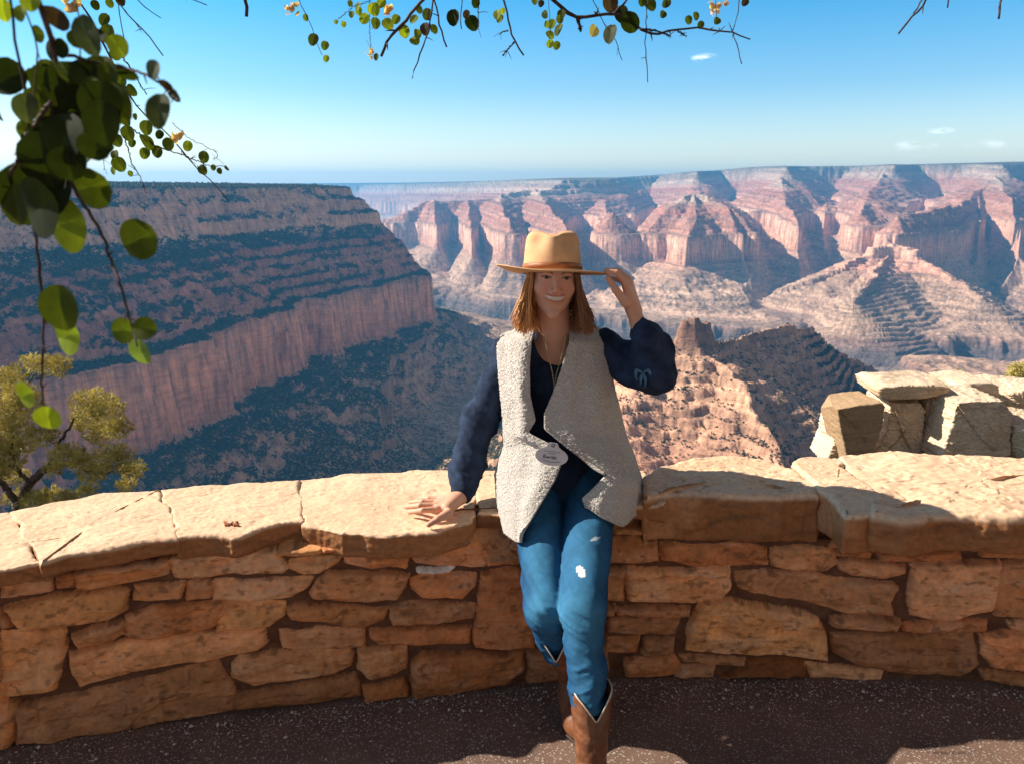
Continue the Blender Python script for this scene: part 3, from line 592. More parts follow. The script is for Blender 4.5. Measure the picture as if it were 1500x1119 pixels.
# pale wedge of stone at her side under the big capstone
wed = rock('capstone', [(x_, z_) for x_, z_ in [(-.17, -.02), (.0, .0), (.01, -.075), (-.16, -.06)]], (PT(976, 735, 2.27)), (1, 0, 0), (0, 0, 1), (0, -1, 0), .10, wm, 12, M=160, rings=20, side=8, bev=.012, amp=.004, fs=9, lay=.002, jag=.004); adopt(wroot, wed)
st = simple_mat('rust_stain', (.30, .10, .05), (.42, .17, .09), 200, .9)
sv_, sf_ = [], []
for a, b, c_, d_ in [(328,762,330,768),(332,763,333,768),(336,767,341,763),(341,763,343,768),(345,763,349,763),(345,763,346,768),(346,768,350,767)]:
    p, q = PZ(a, b, .611), PZ(c_, d_, .611); t_ = (q - p).normalized(); n_ = Vector((-t_.y, t_.x, 0)) * .0022; i = len(sv_); up = Vector((0, 0, .0035))
    sv_ += [p - n_, q - n_, q + n_, p + n_, p - n_ - up * 5, q - n_ - up * 5, q + n_ - up * 5, p + n_ - up * 5]; sf_ += [(i, i + 1, i + 2, i + 3), (i, i + 4, i + 5, i + 1), (i + 1, i + 5, i + 6, i + 2), (i + 2, i + 6, i + 7, i + 3), (i + 3, i + 7, i + 4, i)]
so = mesh_np('rust_mark', np.array([tuple(v) for v in sv_]), np.array(sf_), st, smooth=False); adopt(wroot, so)

# terrace paving: one dark sheet up to and under the wall
gm, gn, gb = new_mat('asphalt'); gb.inputs['Roughness'].default_value = .9; gb.inputs['Specular IOR Level'].default_value = .2
ga = noise_node(gn, 900, 3, .7); gb2 = noise_node(gn, 6, 4); vor = N(gn, 'ShaderNodeTexVoronoi', inp={'Scale': 260.0}); tcg = N(gn, 'ShaderNodeTexCoord'); Lk(gn, tcg.outputs['Object'], vor.inputs['Vector'])
gr1 = ramp(gn, [(.35, (.13, .075, .060)), (.62, (.30, .20, .155)), (.72, (.62, .48, .38))]); Lk(gn, ga.outputs[0], gr1.inputs[0])
gr2 = ramp(gn, [(.3, (.75, .75, .75)), (.7, (1.2, 1.15, 1.1))]); Lk(gn, gb2.outputs[0], gr2.inputs[0])
vs = N(gn, 'ShaderNodeSeparateColor'); Lk(gn, vor.outputs['Color'], vs.inputs[0]); vr = ramp(gn, [(.90, (0, 0, 0)), (.93, (1, 1, 1))]); Lk(gn, vs.outputs[0], vr.inputs[0])
cg = mixc(gn, .8, gr1.outputs[0], gr2.outputs[0], 'MULTIPLY'); cg = mixc(gn, vr.outputs[0], cg, (.5, .42, .36)); Lk(gn, cg, gb.inputs['Base Color'])
Lk(gn, bump(gn, ga.outputs[0], .004, .8, bump(gn, vor.outputs['Distance'], .002, .6)), gb.inputs['Normal'])
xs = np.linspace(-9, 9, 220); ts = np.linspace(0, 1, 120)
YB = np.interp(xs, np.sort(WB[:, 0]), WB[np.argsort(WB[:, 0]), 1]) + .06
XX, TT = np.meshgrid(xs, ts); YY = YB[None] - 12 * TT ** 2; ZG = fbm2(XX / .5, YY / .5, 3, 77) * .006
pv_ = mesh_np('terrace_paving', np.stack([XX, YY, ZG], -1).reshape(-1, 3), grid_faces(120, 220)[:, ::-1], gm); tag(pv_, kind='structure')
# loose grit along the foot of the wall
rg = np.random.default_rng(9); n = 2600
gu = rg.uniform(.2, WL[-1] - .2, n); gd = np.abs(rg.normal(0, .10, n)) + .012; gp = wall_pt(gu) + wall_n(gu) * gd[:, None]; gs = rg.uniform(.0015, .0044, n) * np.where(rg.random(n) < .06, 1.9, 1)
P = ico[None] * gs[:, None, None] * rg.uniform(.7, 1.3, (n, 7, 3)); P += np.concatenate([gp, (gs * .5)[:, None]], 1)[:, None]
F = (icf[None] + (np.arange(n) * 7)[:, None, None]).reshape(-1, 3)
gmat = simple_mat('grit_stone', (.22, .15, .12), (.62, .54, .48), 60, .8)
go = mesh_np('gravel', P.reshape(-1, 3), F, gmat, smooth=False); tag(go, 'pale loose grit scattered along the foot of the stone wall', 'gravel', kind='stuff')

# ------------------------------------------------------------------ boulders beyond the wall, right
def boulder(outl, Y, depth, seed, label, cfn=None, group='sandstone boulders of the outcrop beyond the wall', **k):
    P = [PT(a, b, Y) for a, b in outl]; cx = sum(p.x for p in P) / len(P); zb = min(p.z for p in P)
    kk = dict(bev=.014, amp=.010, fs=5, lay=.008, jag=.045, jit=.004, facets=14, M=420, rings=44, side=40); kk.update(k)
    o = rock('boulder', [(p.x, p.z) for p in P], (0, Y, 0), (1, 0, 0), (0, 0, 1), (0, -1, 0), depth, wm, seed, cfn=cfn, **kk)
    o.data.transform(Matrix.Translation((-cx, -Y, -zb))); o.location = (cx, Y, zb); tag(o, label, 'boulder', group); return o
def bcol(W, nrm, n1, n2, n3):
    c = np.array([.66, .52, .38])[None] * (1 + .12 * n1 + .12 * n2)[:, None]
    s = np.clip(n3 + .25 - .5 * nrm[:, 2] , 0, .8)[:, None]; c = c * (1 - s) + s * np.array([.50, .34, .20]) * (1 + .3 * n2[:, None])
    ln = np.clip(vn3(W[:, 0] * 2, W[:, 1] * 2, W[:, 2] * 38 + n1 * 3, 5) - .45, 0, 1)[:, None] * 1.1; return c * (1 - ln) + ln * np.array([.22, .14, .09])
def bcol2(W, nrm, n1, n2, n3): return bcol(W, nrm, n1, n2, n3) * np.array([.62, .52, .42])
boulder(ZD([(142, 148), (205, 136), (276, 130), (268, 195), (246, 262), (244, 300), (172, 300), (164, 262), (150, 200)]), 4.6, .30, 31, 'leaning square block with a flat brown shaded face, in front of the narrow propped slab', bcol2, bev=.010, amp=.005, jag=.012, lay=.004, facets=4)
boulder(ZD([(142, 186), (150, 180), (170, 262), (176, 300), (108, 300), (122, 272), (134, 240)]), 4.75, .28, 32, 'narrow pale slab propped behind the leaning brown block', bcol, bev=.010, facets=6)
boulder(ZD([(256, 92), (290, 86), (350, 84), (430, 84), (462, 86), (446, 104), (430, 114), (380, 121), (275, 122), (258, 110)]), 4.7, .40, 33, 'flat pale slab lying across the top of the upright outcrop blocks', bcol, bev=.012, facets=8, jag=.02)
boulder(ZD([(290, 126), (388, 124), (382, 215), (370, 300), (244, 300), (254, 255), (280, 205)]), 4.78, .35, 34, 'upright pale block under the flat slab, flaring toward its foot', bcol, facets=8)
boulder(ZD([(390, 118), (446, 116), (442, 188), (380, 190)]), 4.8, .3, 35, 'small square block wedged under the right end of the flat slab', bcol, bev=.010, facets=6)
boulder(ZD([(378, 193), (442, 191), (432, 226), (404, 262), (402, 300), (364, 300), (370, 226)]), 4.8, .3, 36, 'small blocky stone lowest in the gap between upright block and big boulder', bcol, bev=.010, facets=6)
boulder(ZD([(468, 132), (530, 124), (604, 126), (632, 165), (628, 210), (616, 300), (418, 300), (438, 245), (458, 185)]), 4.55, .42, 37, 'large pale boulder with dark bedding lines beside the flat slab', bcol, bev=.014, amp=.012, facets=9)
boulder(ZD([(474, 84), (510, 78), (566, 76), (594, 88), (596, 108), (524, 108), (478, 104)]), 5.0, .4, 38, 'thin pale slab behind and above the large bedded boulder', bcol, facets=8, jag=.02)
boulder(ZD([(604, 104), (660, 94), (770, 100), (790, 165), (710, 180), (650, 175), (622, 145)]), 5.1, .5, 39, 'rounded tan rock behind the large boulder at the right edge', bcol, bev=.04)
boulder(ZD([(644, 190), (706, 186), (826, 205), (836, 300), (624, 300), (640, 250)]), 4.5, .4, 40, 'pale rock right of the large boulder, in front of the rounded tan rock', bcol, bev=.03)

# ------------------------------------------------------------------ the seated person
def nets(f, lo, hi, h):
    """surface nets of the zero level of f over a box"""
    lo = np.array(lo, float); n = np.ceil((np.array(hi) - lo) / h).astype(int) + 1
    ax = [lo[k] + h * np.arange(n[k]) for k in range(3)]
    D = np.empty(n, np.float32)
    for i0 in range(0, n[0], 24):
        g = np.stack(np.meshgrid(ax[0][i0:i0 + 24], ax[1], ax[2], indexing='ij'), -1)
        D[i0:i0 + 24] = f(g.reshape(-1, 3)).reshape(g.shape[:3])
    S = D < 0; c = n - 1
    cnt = np.zeros(c, np.int8)
    for a in (0, 1):
        for b in (0, 1):
            for d in (0, 1): cnt += S[a:a + c[0], b:b + c[1], d:d + c[2]]
    act = (cnt > 0) & (cnt < 8); idx = -np.ones(c, np.int64); I = np.argwhere(act); idx[act] = np.arange(len(I))
    P = np.zeros((len(I), 3)); W = np.zeros(len(I))
    cor = [(a, b, d) for a in (0, 1) for b in (0, 1) for d in (0, 1)]
    for p in cor:
        for k in range(3):
            if p[k] == 0:
                q = list(p); q[k] = 1
                v0 = D[I[:, 0] + p[0], I[:, 1] + p[1], I[:, 2] + p[2]]; v1 = D[I[:, 0] + q[0], I[:, 1] + q[1], I[:, 2] + q[2]]
                m = (v0 < 0) != (v1 < 0); t = np.where(m, v0 / (v0 - v1 + 1e-12), 0)
                pt = np.tile(np.array(p, float), (len(I), 1)); pt[:, k] += t; P += pt * m[:, None]; W += m
    V = lo + (I + P / W[:, None]) * h
    F = []
    for k in range(3):
        sl0 = [slice(1, c[0]), slice(1, c[1]), slice(1, c[2])]; sl0[k] = slice(0, c[k])
        sl1 = list(sl0); sl1[k] = slice(1, c[k] + 1)
        A, B = S[tuple(sl0)], S[tuple(sl1)]
        E = np.argwhere(A != B); off = np.array([1, 1, 1]); off[k] = 0; E = E + off
        fl = A[tuple((E - off).T)]
        u, v = (k + 1) % 3, (k + 2) % 3
        def at(du, dv):
            q = E.copy(); q[:, u] -= du; q[:, v] -= dv; return idx[q[:, 0], q[:, 1], q[:, 2]]
        Q = np.stack([at(1, 1), at(0, 1), at(0, 0), at(1, 0)], 1); Q[~fl] = Q[~fl][:, ::-1]; F.append(Q)
    return V, np.concatenate(F)
def vnorm(V, F):
    F = np.asarray(F); n = np.cross(V[F[:, 2]] - V[F[:, 0]], V[F[:, 3 if F.shape[1] > 3 else 1]] - V[F[:, 1 if F.shape[1] > 3 else 0]])
    N_ = np.zeros_like(V)
    for k in range(F.shape[1]):
        for a in range(3): N_[:, a] += np.bincount(F[:, k], n[:, a], len(V))
    return N_ / (np.linalg.norm(N_, axis=1, keepdims=True) + 1e-12)
def smin(a, b, k):
    h = np.clip(.5 + .5 * (b - a) / k, 0, 1); return b * (1 - h) + a * h - k * h * (1 - h)
def cone(p, a, b, ra, rb):
    a = np.array(a, float); b = np.array(b, float); d = b - a; t = np.clip(((p - a) @ d) / (d @ d + 1e-12), 0, 1)
    return np.linalg.norm(p - a - t[:, None] * d, axis=1) - (ra + (rb - ra) * t)
def ell(p, c, r, Rm=None):
    q = p - np.array(c, float)
    if Rm is not None: q = q @ Rm
    r = np.array(r, float); k0 = np.linalg.norm(q / r, axis=1); k1 = np.linalg.norm(q / r ** 2, axis=1); return k0 * (k0 - 1) / (k1 + 1e-9)
def A3(px, py, Y): return np.array(PT(px, py, Y))
def chain(pts, k=.02, fl=None):
    """pts: (px,py,Y,r)"""
    W = [(A3(*p[:3]), p[3]) for p in pts]
    def f(p):
        d = None
        for (a, ra), (b, rb) in zip(W[:-1], W[1:]):
            q = cone(p, a, b, ra, rb); d = q if d is None else smin(d, q, k)
        return d
    return f
def join(parts):
    V, F, n = [], [], 0
    for v, f in parts: V.append(v); F.append(f + n); n += len(v)
    return np.concatenate(V), np.concatenate(F)

# head frame
HY = 2.36
HC = A3(811, 400, HY); tilt = R(3.0); pitch = R(4.0); yaw = R(4)
Rh = (Matrix.Rotation(yaw, 3, 'Z') @ Matrix.Rotation(tilt, 3, 'Y') @ Matrix.Rotation(pitch, 3, 'X'))
RH = np.array(Rh)           # columns: right, back, up
def hl(p): return (p - HC) @ RH      # world -> head local: x right (photo), y back, z up, origin between the eyes' level and ears
def head_sdf(p):
    q = hl(p)
    x, y, z = q.T; ax = np.abs(x); qa = np.stack([ax, y, z], 1)
    d = ell(q, (0, .012, .030), (.073, .093, .088))
    d = smin(d, ell(q, (0, -.030, -.034), (.057, .055, .078)), .03)                # face
    d = smin(d, ell(qa, (.034, -.046, -.036), (.027, .031, .024)), .018)            # cheeks (smile)
    d = smin(d, cone(qa, (.049, -.005, -.062), (.007, -.060, -.110), .015, .011), .025)   # jaw
    d = smin(d, ell(q, (0, -.067, -.114), (.016, .014, .014)), .014)                # chin
    d = smin(d, ell(q, (0, -.070, .018), (.050, .014, .012)), .016)                 # brow
    d = -smin(-d, ell(qa, (.031, -.094, -.001), (.019, .016, .010)), .009)          # sockets
    d = smin(d, ell(qa, (.030, -.070, -.001), (.0125, .0110, .0085)), .004)         # eyeballs
    d = smin(d, cone(q, (0, -.080, .002), (0, -.100, -.034), .0055, .0080), .010)   # nose
    d = smin(d, ell(qa, (.011, -.090, -.039), (.0085, .010, .007)), .006)           # nostrils
    d = smin(d, ell(q, (0, -.078, -.060), (.026, .014, .014)), .012)                # mouth mound
    zs = z + .060 - 5.5 * x * x                                                     # smile line
    d = smin(d, ell(np.stack([x, y, zs], 1), (0, -.088, .0068), (.029, .0062, .0024)), .004)
    d = smin(d, ell(np.stack([x, y, zs], 1), (0, -.086, -.0098), (.024, .0066, .0034)), .004)
    d = -smin(-d, ell(np.stack([x, y, zs], 1), (0, -.100, -.001), (.0285, .011, .0052)), .003)
    d = smin(d, ell(np.stack([x, y, zs], 1), (0, -.080, -.0005), (.0255, .0095, .0062)), .001)    # teeth
    d = -smin(-d, cone(qa, (.017, -.094, -.034), (.036, -.080, -.064), .0022, .0026), .005)     # smile folds
    d = smin(d, ell(qa, (.075, .010, -.012), (.008, .016, .030)), .008)             # ears
    return d
NK = A3(814, 512, 2.44)
def neck_sdf(p):
    a = HC + RH @ np.array([0, .022, -.055])
    return cone(p, a, NK, .050, .056)
Lsh, Rsh = A3(747, 516, 2.47), A3(886, 510, 2.46)
def body_top(p):
    d = smin(head_sdf(p), neck_sdf(p), .022)
    ch = ell(p, A3(815, 600, 2.45), (.135, .085, .20)); d = smin(d, ch, .05)
    d = smin(d, cone(p, Lsh, Rsh, .045, .045), .05); return d
def hand_sdf(wr, palm, kn, tips, mids, thumb, nrm, rp=.0155):
    """wr wrist, kn list of 4 knuckles, mids / tips finger joints, thumb three points"""
    def f(p):
        d = cone(p, wr, palm, .024, .020)
        for k, (a, m, t) in enumerate(zip(kn, mids, tips)):
            d = smin(d, cone(p, wr + .35 * (a - wr), a, .016, .0115), .012)
        for k, (a, m, t) in enumerate(zip(kn, mids, tips)):
            r = (.0092, .0095, .0090, .0080)[k]
            fg = smin(cone(p, a, m, r * 1.12, r * .98), cone(p, m, t, r * .98, r * .78), .003); d = smin(d, fg, .0045)
        th = smin(cone(p, thumb[0], thumb[1], .015, .0112), cone(p, thumb[1], thumb[2], .0108, .0085), .004); return smin(d, th, .010)
    return f
skin_parts = []
lo = HC - .175; hi = HC + .145
hv_, hf_ = nets(body_top, (HC[0] - .125, HC[1] - .13, HC[2] - .20), (HC[0] + .125, HC[1] + .14, HC[2] + .14), .0022)
skin_parts.append((hv_, hf_))
bt = lambda p: body_top(p)
v, f = nets(bt, (HC[0] - .24, 2.28, HC[2] - .52), (HC[0] + .24, 2.60, HC[2] - .196), .006); skin_parts.append((v, f))
# hand resting on the wall (photo left)
zc = .612
def onwall(px, py, z=zc): return np.array(PZ(px, py, z))
wr = A3(676, 726, 2.335); pl = onwall(655, 744, .632)
kn = [onwall(640, 745.5, .632), onwall(638, 740, .634), onwall(641, 735, .632), onwall(646, 731, .629)]      # nearest the camera first
md = [onwall(619, 747, .636), onwall(615, 740, .638), onwall(619, 734, .634), onwall(628, 729.5, .629)]
tp = [onwall(600, 750, .617), onwall(595, 742, .617), onwall(601, 735.5, .616), onwall(614, 729, .615)]
th = [onwall(657, 751, .630), onwall(641, 760, .626), onwall(628, 768, .615)]
lh = hand_sdf(wr, pl, kn, tp, md, th, None)
def larm(p): return smin(lh(p), chain([(742, 515, 2.47, .034), (704, 618, 2.45, .034), (676, 726, 2.335, .0235)], .01)(p), .012)
v, f = nets(larm, (-.45, 2.15, .585), (-.02, 2.60, 1.17), .0026); skin_parts.append((v, f))
# hand holding the brim (photo right)
wr = A3(936, 476, 2.335); pl = A3(920, 440, 2.33)
kn = [A3(914, 411, 2.30), A3(919, 409, 2.325), A3(922, 412, 2.347), A3(922, 419, 2.367)]
md = [A3(903, 400, 2.285), A3(906, 397.5, 2.315), A3(909, 401, 2.345), A3(908, 411, 2.375)]
tp = [A3(889, 397.5, 2.285), A3(888, 396.5, 2.31), A3(889, 399, 2.34), A3(893, 407, 2.37)]
th = [A3(917, 444, 2.30), A3(902, 425, 2.285), A3(891, 408, 2.288)]
rh = hand_sdf(wr, pl, kn, tp, md, th, None)
def rarm(p): return smin(rh(p), chain([(888, 510, 2.46, .034), (957, 545, 2.36, .036), (948, 505, 2.35, .032), (936, 476, 2.335, .0235)], .01)(p), .012)
v, f = nets(rarm, (.22, 2.17, 1.0), (.50, 2.54, 1.42), .0026); skin_parts.append((v, f))
# legs inside the jeans
HIPL, HIPR = A3(786, 712, 2.39), A3(866, 708, 2.39)
KL, KR = A3(801, 893, 1.985), A3(853, 893, 1.93)
ANL, ANR = A3(836, 1006, 2.13), A3(866, 1105, 1.775)
def legs(p, g=0.0):
    d = smin(cone(p, HIPL, KL, .078 + g, .054 + g), cone(p, KL, ANL, .052 + g, .031 + g), .02)
    e = smin(cone(p, HIPR, KR, .078 + g, .056 + g), cone(p, KR, ANR, .052 + g, .031 + g), .02)
    return d, e
def legf(p):
    d, e = legs(p, -.012); return smin(smin(d, e, .004), ell(p, (HIPL + HIPR) / 2 + np.array([0, .03, .02]), (.16, .10, .11)), .03)
v, f = nets(legf, (-.12, 1.66, -.01), (.48, 2.54, .86), .009); skin_parts.append((v, f))
V, F = join(skin_parts)
nv = vnorm(V, F)
q = hl(V); x, y, z = q.T
base = np.array([.62, .335, .225]); C = np.tile(base, (len(V), 1)) * (1 + .05 * fbm3(V, 60, 3, 3))[:, None]
def blend(m, c):
    global C
    m = np.clip(m, 0, 1)[:, None]; C = C * (1 - m) + np.array(c) * m
hd = (np.abs(x) < .09) & (y < .03) & (z > -.14) & (z < .13)
ax_ = np.abs(x)
blend(hd * np.exp(-((ax_ - .036) ** 2 + (z + .036) ** 2) / .0004) * .45, (.60, .22, .15))
blend(hd * (y < -.06) * np.exp(-(x ** 2 / .0002 + (z + .036) ** 2 / .0001)) * .3, (.60, .22, .15))
zs = z + .060 - 5.5 * x * x
blend(hd * (y < -.070) * (ax_ < .031) * np.clip(1.3 - np.abs(np.abs(zs + .001) - .0078) / .003, 0, 1) * .85, (.46, .15, .12))
blend(hd * (y < -.060) * (ax_ < .0275) * np.clip((.0060 * np.clip(1 - (ax_ / .0275) ** 2, 0, 1) ** .6 - np.abs(zs - .0002 * 0)) / .0012, 0, 1), (.66, .60, .53))
e = np.hypot((ax_ - .030), (z + .001) * 2.6)
blend(hd * (y < -.068) * (e < .0115), (.34, .29, .26)); blend(hd * (y < -.068) * (e < .0115) * (np.abs(ax_ - .030) < .0055), (.05, .03, .02)); blend(hd * (y < -.064) * np.clip(1.3 - np.abs(e - .0130) / .0028, 0, 1) * (z > -.002), (.025, .014, .010))
blend(hd * (y < -.060) * np.clip(1.4 - np.abs(z - .0185 + 4 * (ax_ - .03) ** 2 * 6) / .0035, 0, 1) * (ax_ > .012) * (ax_ < .050) * .8, (.12, .06, .03))
sk, sn_, sb2 = new_mat('skin'); sb2.inputs['Roughness'].default_value = .5; sb2.inputs['Subsurface Weight'].default_value = .12; sb2.inputs['Subsurface Radius'].default_value = (.012, .005, .003); sb2.inputs['Subsurface Scale'].default_value = .5
sa = N(sn_, 'ShaderNodeAttribute', attribute_name='rock'); Lk(sn_, sa.outputs['Color'], sb2.inputs['Base Color'])
person = thing('person', (HIPL[0] / 2 + HIPR[0] / 2, 2.39, .60), 'smiling woman in tan hat, cream fleece vest and blue jeans sitting on the stone wall', 'person')
bo = mesh_np('body', V, F, sk, cols={'rock': C}); adopt(person, bo)

# blouse: torso, two loose sleeves
def shirt(p):
    d = ell(p, A3(815, 600, 2.455), (.150, .098, .23)); d = smin(d, cone(p, Lsh, Rsh, .056, .056), .05)
    d = smin(d, ell(p, A3(822, 700, 2.40), (.135, .115, .12)), .05)
    return d
def neckcut(p): return ell(p, A3(808, 478, 2.36), (.052, .11, .085))
def sleeves(p):
    a = chain([(746, 518, 2.47, .048), (703, 615, 2.455, .056), (684, 685, 2.40, .051), (677, 712, 2.36, .036), (674, 724, 2.345, .031)], .03)(p)
    b = chain([(884, 512, 2.46, .052), (925, 535, 2.41, .062), (958, 545, 2.36, .066), (957, 512, 2.36, .050), (948, 490, 2.325, .040), (942, 484, 2.33, .034)], .03)(p)
    return np.minimum(a, b)
def blouse(p): return np.maximum(smin(shirt(p), sleeves(p), .02), -neckcut(p))
v, f = nets(blouse, (-.34, 2.10, .56), (.56, 2.64, 1.22), .0052)
nn2 = vnorm(v, f); q3 = v * np.array([1, 1, 1])
w1 = rid2(v[:, 0] * 9 + v[:, 1] * 6, v[:, 2] * 16 + v[:, 0] * 10, 3, 41); w2 = fbm3(v, 26, 3, 42)
arm = np.clip(np.maximum((v[:, 0] - .25) / .05, (.02 - v[:, 0]) / .05), 0, 1)
v2 = v + nn2 * (arm * (.010 * w1 + .004 * w2) + .002 * w2)[:, None]
clothm = lambda nm, a, b, sc, bd, rough=.9: simple_mat(nm, a, b, sc, rough, bd, 900, spec=.15)
bl = mesh_np('blouse', v2, f, clothm('navy_cotton', (.014, .022, .045), (.028, .048, .095), 20, .0006)); adopt(person, bl)
def sweep(name, pts, r, mat, parent, ns=6, label=None):
    """tube along points; r number or list"""
    P = np.array([np.array(p, float) for p in pts]); n = len(P); r = np.full(n, r) if np.isscalar(r) else np.array(r)
    T = np.gradient(P, axis=0); T /= np.linalg.norm(T, axis=1, keepdims=True) + 1e-9
    u = np.cross(T, [.3, .2, .93]); u /= np.linalg.norm(u, axis=1, keepdims=True) + 1e-9; w_ = np.cross(T, u)
    a = np.arange(ns) / ns * 2 * math.pi
    V = P[:, None] + r[:, None, None] * (np.cos(a)[None, :, None] * u[:, None] + np.sin(a)[None, :, None] * w_[:, None])
    F = [grid_faces(n, ns, True)]; caps = np.array([list(range(ns))[::-1], list(range((n - 1) * ns, n * ns))]); F.append(caps)
    if name is None: return V.reshape(-1, 3), F
    o = mesh_np(name, V.reshape(-1, 3), F, mat)
    if parent is not None: adopt(parent, o)
    return o
def merge_tubes(tubes):
    V, Q, Cp, n = [], [], [], 0
    for v, (q, c) in tubes: V.append(v); Q.append(q + n); Cp.append(c + n); n += len(v)
    return np.concatenate(V), [np.concatenate(Q)] + [np.concatenate([c for c in Cp if c.shape[1] == k]) for k in sorted({c.shape[1] for c in Cp})]
# bow tie of the sleeve (photo right)
bow = clothm('blue_ribbon', (.05, .12, .20), (.10, .20, .30), 40, .0006)
tb_ = []
for L in ([(941, 546), (932, 541), (931, 552), (934, 558)], [(941, 546), (950, 542), (954, 550), (952, 555)], [(941, 546), (939, 555), (938, 564)], [(942, 546), (946, 556), (945, 568)]):
    pts = [A3(a, b, 2.288 - .004 * (i % 2)) for i, (a, b) in enumerate(L)]; P = np.array(pts); t = np.linspace(0, len(P) - 1, 10); P2 = np.stack([np.interp(t, range(len(P)), P[:, k]) for k in range(3)], 1)
    tb_.append(sweep(None, P2, np.interp(np.linspace(0, 1, 10), [0, .4, 1], [.003, .0058, .0016]), None, None))
vv, ff = merge_tubes(tb_); o = mesh_np('sleeve_bow', vv, ff, bow); adopt(bl, o)
# jeans
def jeans(p):
    d, e = legs(p, .008)
    d = np.maximum(d, -((p - ANL) @ np.array([0, 0, 1.0]) - .16)); e = np.maximum(e, -((p - ANR) @ np.array([0, 0, 1.0]) - .12))
    return smin(smin(d, e, .006), ell(p, (HIPL + HIPR) / 2 + np.array([0, .03, .02]), (.165, .11, .115)), .03)
v, f = nets(jeans, (-.14, 1.62, .14), (.50, 2.56, .88), .0046); nn2 = vnorm(v, f)
kz = np.exp(-((v[:, 2] - .44) / .09) ** 2); w1 = rid2(v[:, 0] * 7, v[:, 2] * 30 + v[:, 0] * 12, 3, 51); low = np.clip((.42 - v[:, 2]) / .1, 0, 1)
w3 = rid2(v[:, 0] * 12, v[:, 2] * 38 - v[:, 0] * 20, 2, 55); hp = np.clip((v[:, 2] - .54) / .08, 0, 1)
v = v + nn2 * ((kz * .0075 + low * .0065 + hp * .004) * w1 + .005 * low * w3 + .0025 * fbm3(v, 14, 3, 52))[:, None]
jc = np.tile(np.array([.010, .060, .155]), (len(v), 1))
for a_, b_, c_ in ((HIPL, KL, 0), (HIPR, KR, 0), (KL, ANL, 1), (KR, ANR, 1)):   # worn fronts
    dd = b_ - a_; t = np.clip(((v - a_) @ dd) / (dd @ dd), 0, 1); rad = v - a_ - t[:, None] * dd; rad /= np.linalg.norm(rad, axis=1, keepdims=True) + 1e-9
    near = np.exp(-(np.linalg.norm(v - a_ - t[:, None] * dd, axis=1) / .10) ** 4); k = np.clip(-rad[:, 1] * .9 + rad[:, 2] * .4 - .2, 0, 1) * np.interp(t, [0, .2, .8, 1], [.2, .8, .9, .5] if not c_ else [.6, .45, .3, .2]) * near
    jc = jc * (1 - k[:, None]) + k[:, None] * np.array([.08, .30, .48])
jc *= (1 + .22 * fbm3(v * np.array([1, 1, .35]), 60, 3, 62) + .25 * fbm3(v, 22, 3, 61) + .12 * w1 * kz)[:, None]
rp_ = A3(849, 824, 2.03); rd = np.hypot((v[:, 0] - rp_[0]) / .012, (v[:, 2] - rp_[2]) / .008) + .45 * fbm3(v, 150, 2, 7); mm_ = (rd < 1) & (v[:, 1] < rp_[1] + .1); jc[mm_] = (.80, .76, .72)
rp_ = A3(872, 786, 2.1); rd = np.hypot((v[:, 0] - rp_[0]) / .016, (v[:, 2] - rp_[2]) / .0028); mm_ = (rd < 1) & (v[:, 1] < 2.2); jc[mm_] = (.5, .62, .68)
jm, jn, jb = new_mat('denim'); jb.inputs['Roughness'].default_value = .85; jb.inputs['Specular IOR Level'].default_value = .15
ja = N(jn, 'ShaderNodeAttribute', attribute_name='rock'); jr = noise_node(jn, 500, 3, .6); jrr = ramp(jn, [(.3, (.78, .78, .78)), (.7, (1.18, 1.18, 1.18))]); Lk(jn, jr.outputs[0], jrr.inputs[0]); Lk(jn, mixc(jn, .9, ja.outputs['Color'], jrr.outputs[0], 'MULTIPLY'), jb.inputs['Base Color']); Lk(jn, bump(jn, jr.outputs[0], .0006, .6), jb.inputs['Normal'])
jo = mesh_np('jeans', v, f, jm, cols={'rock': jc}); adopt(person, jo)
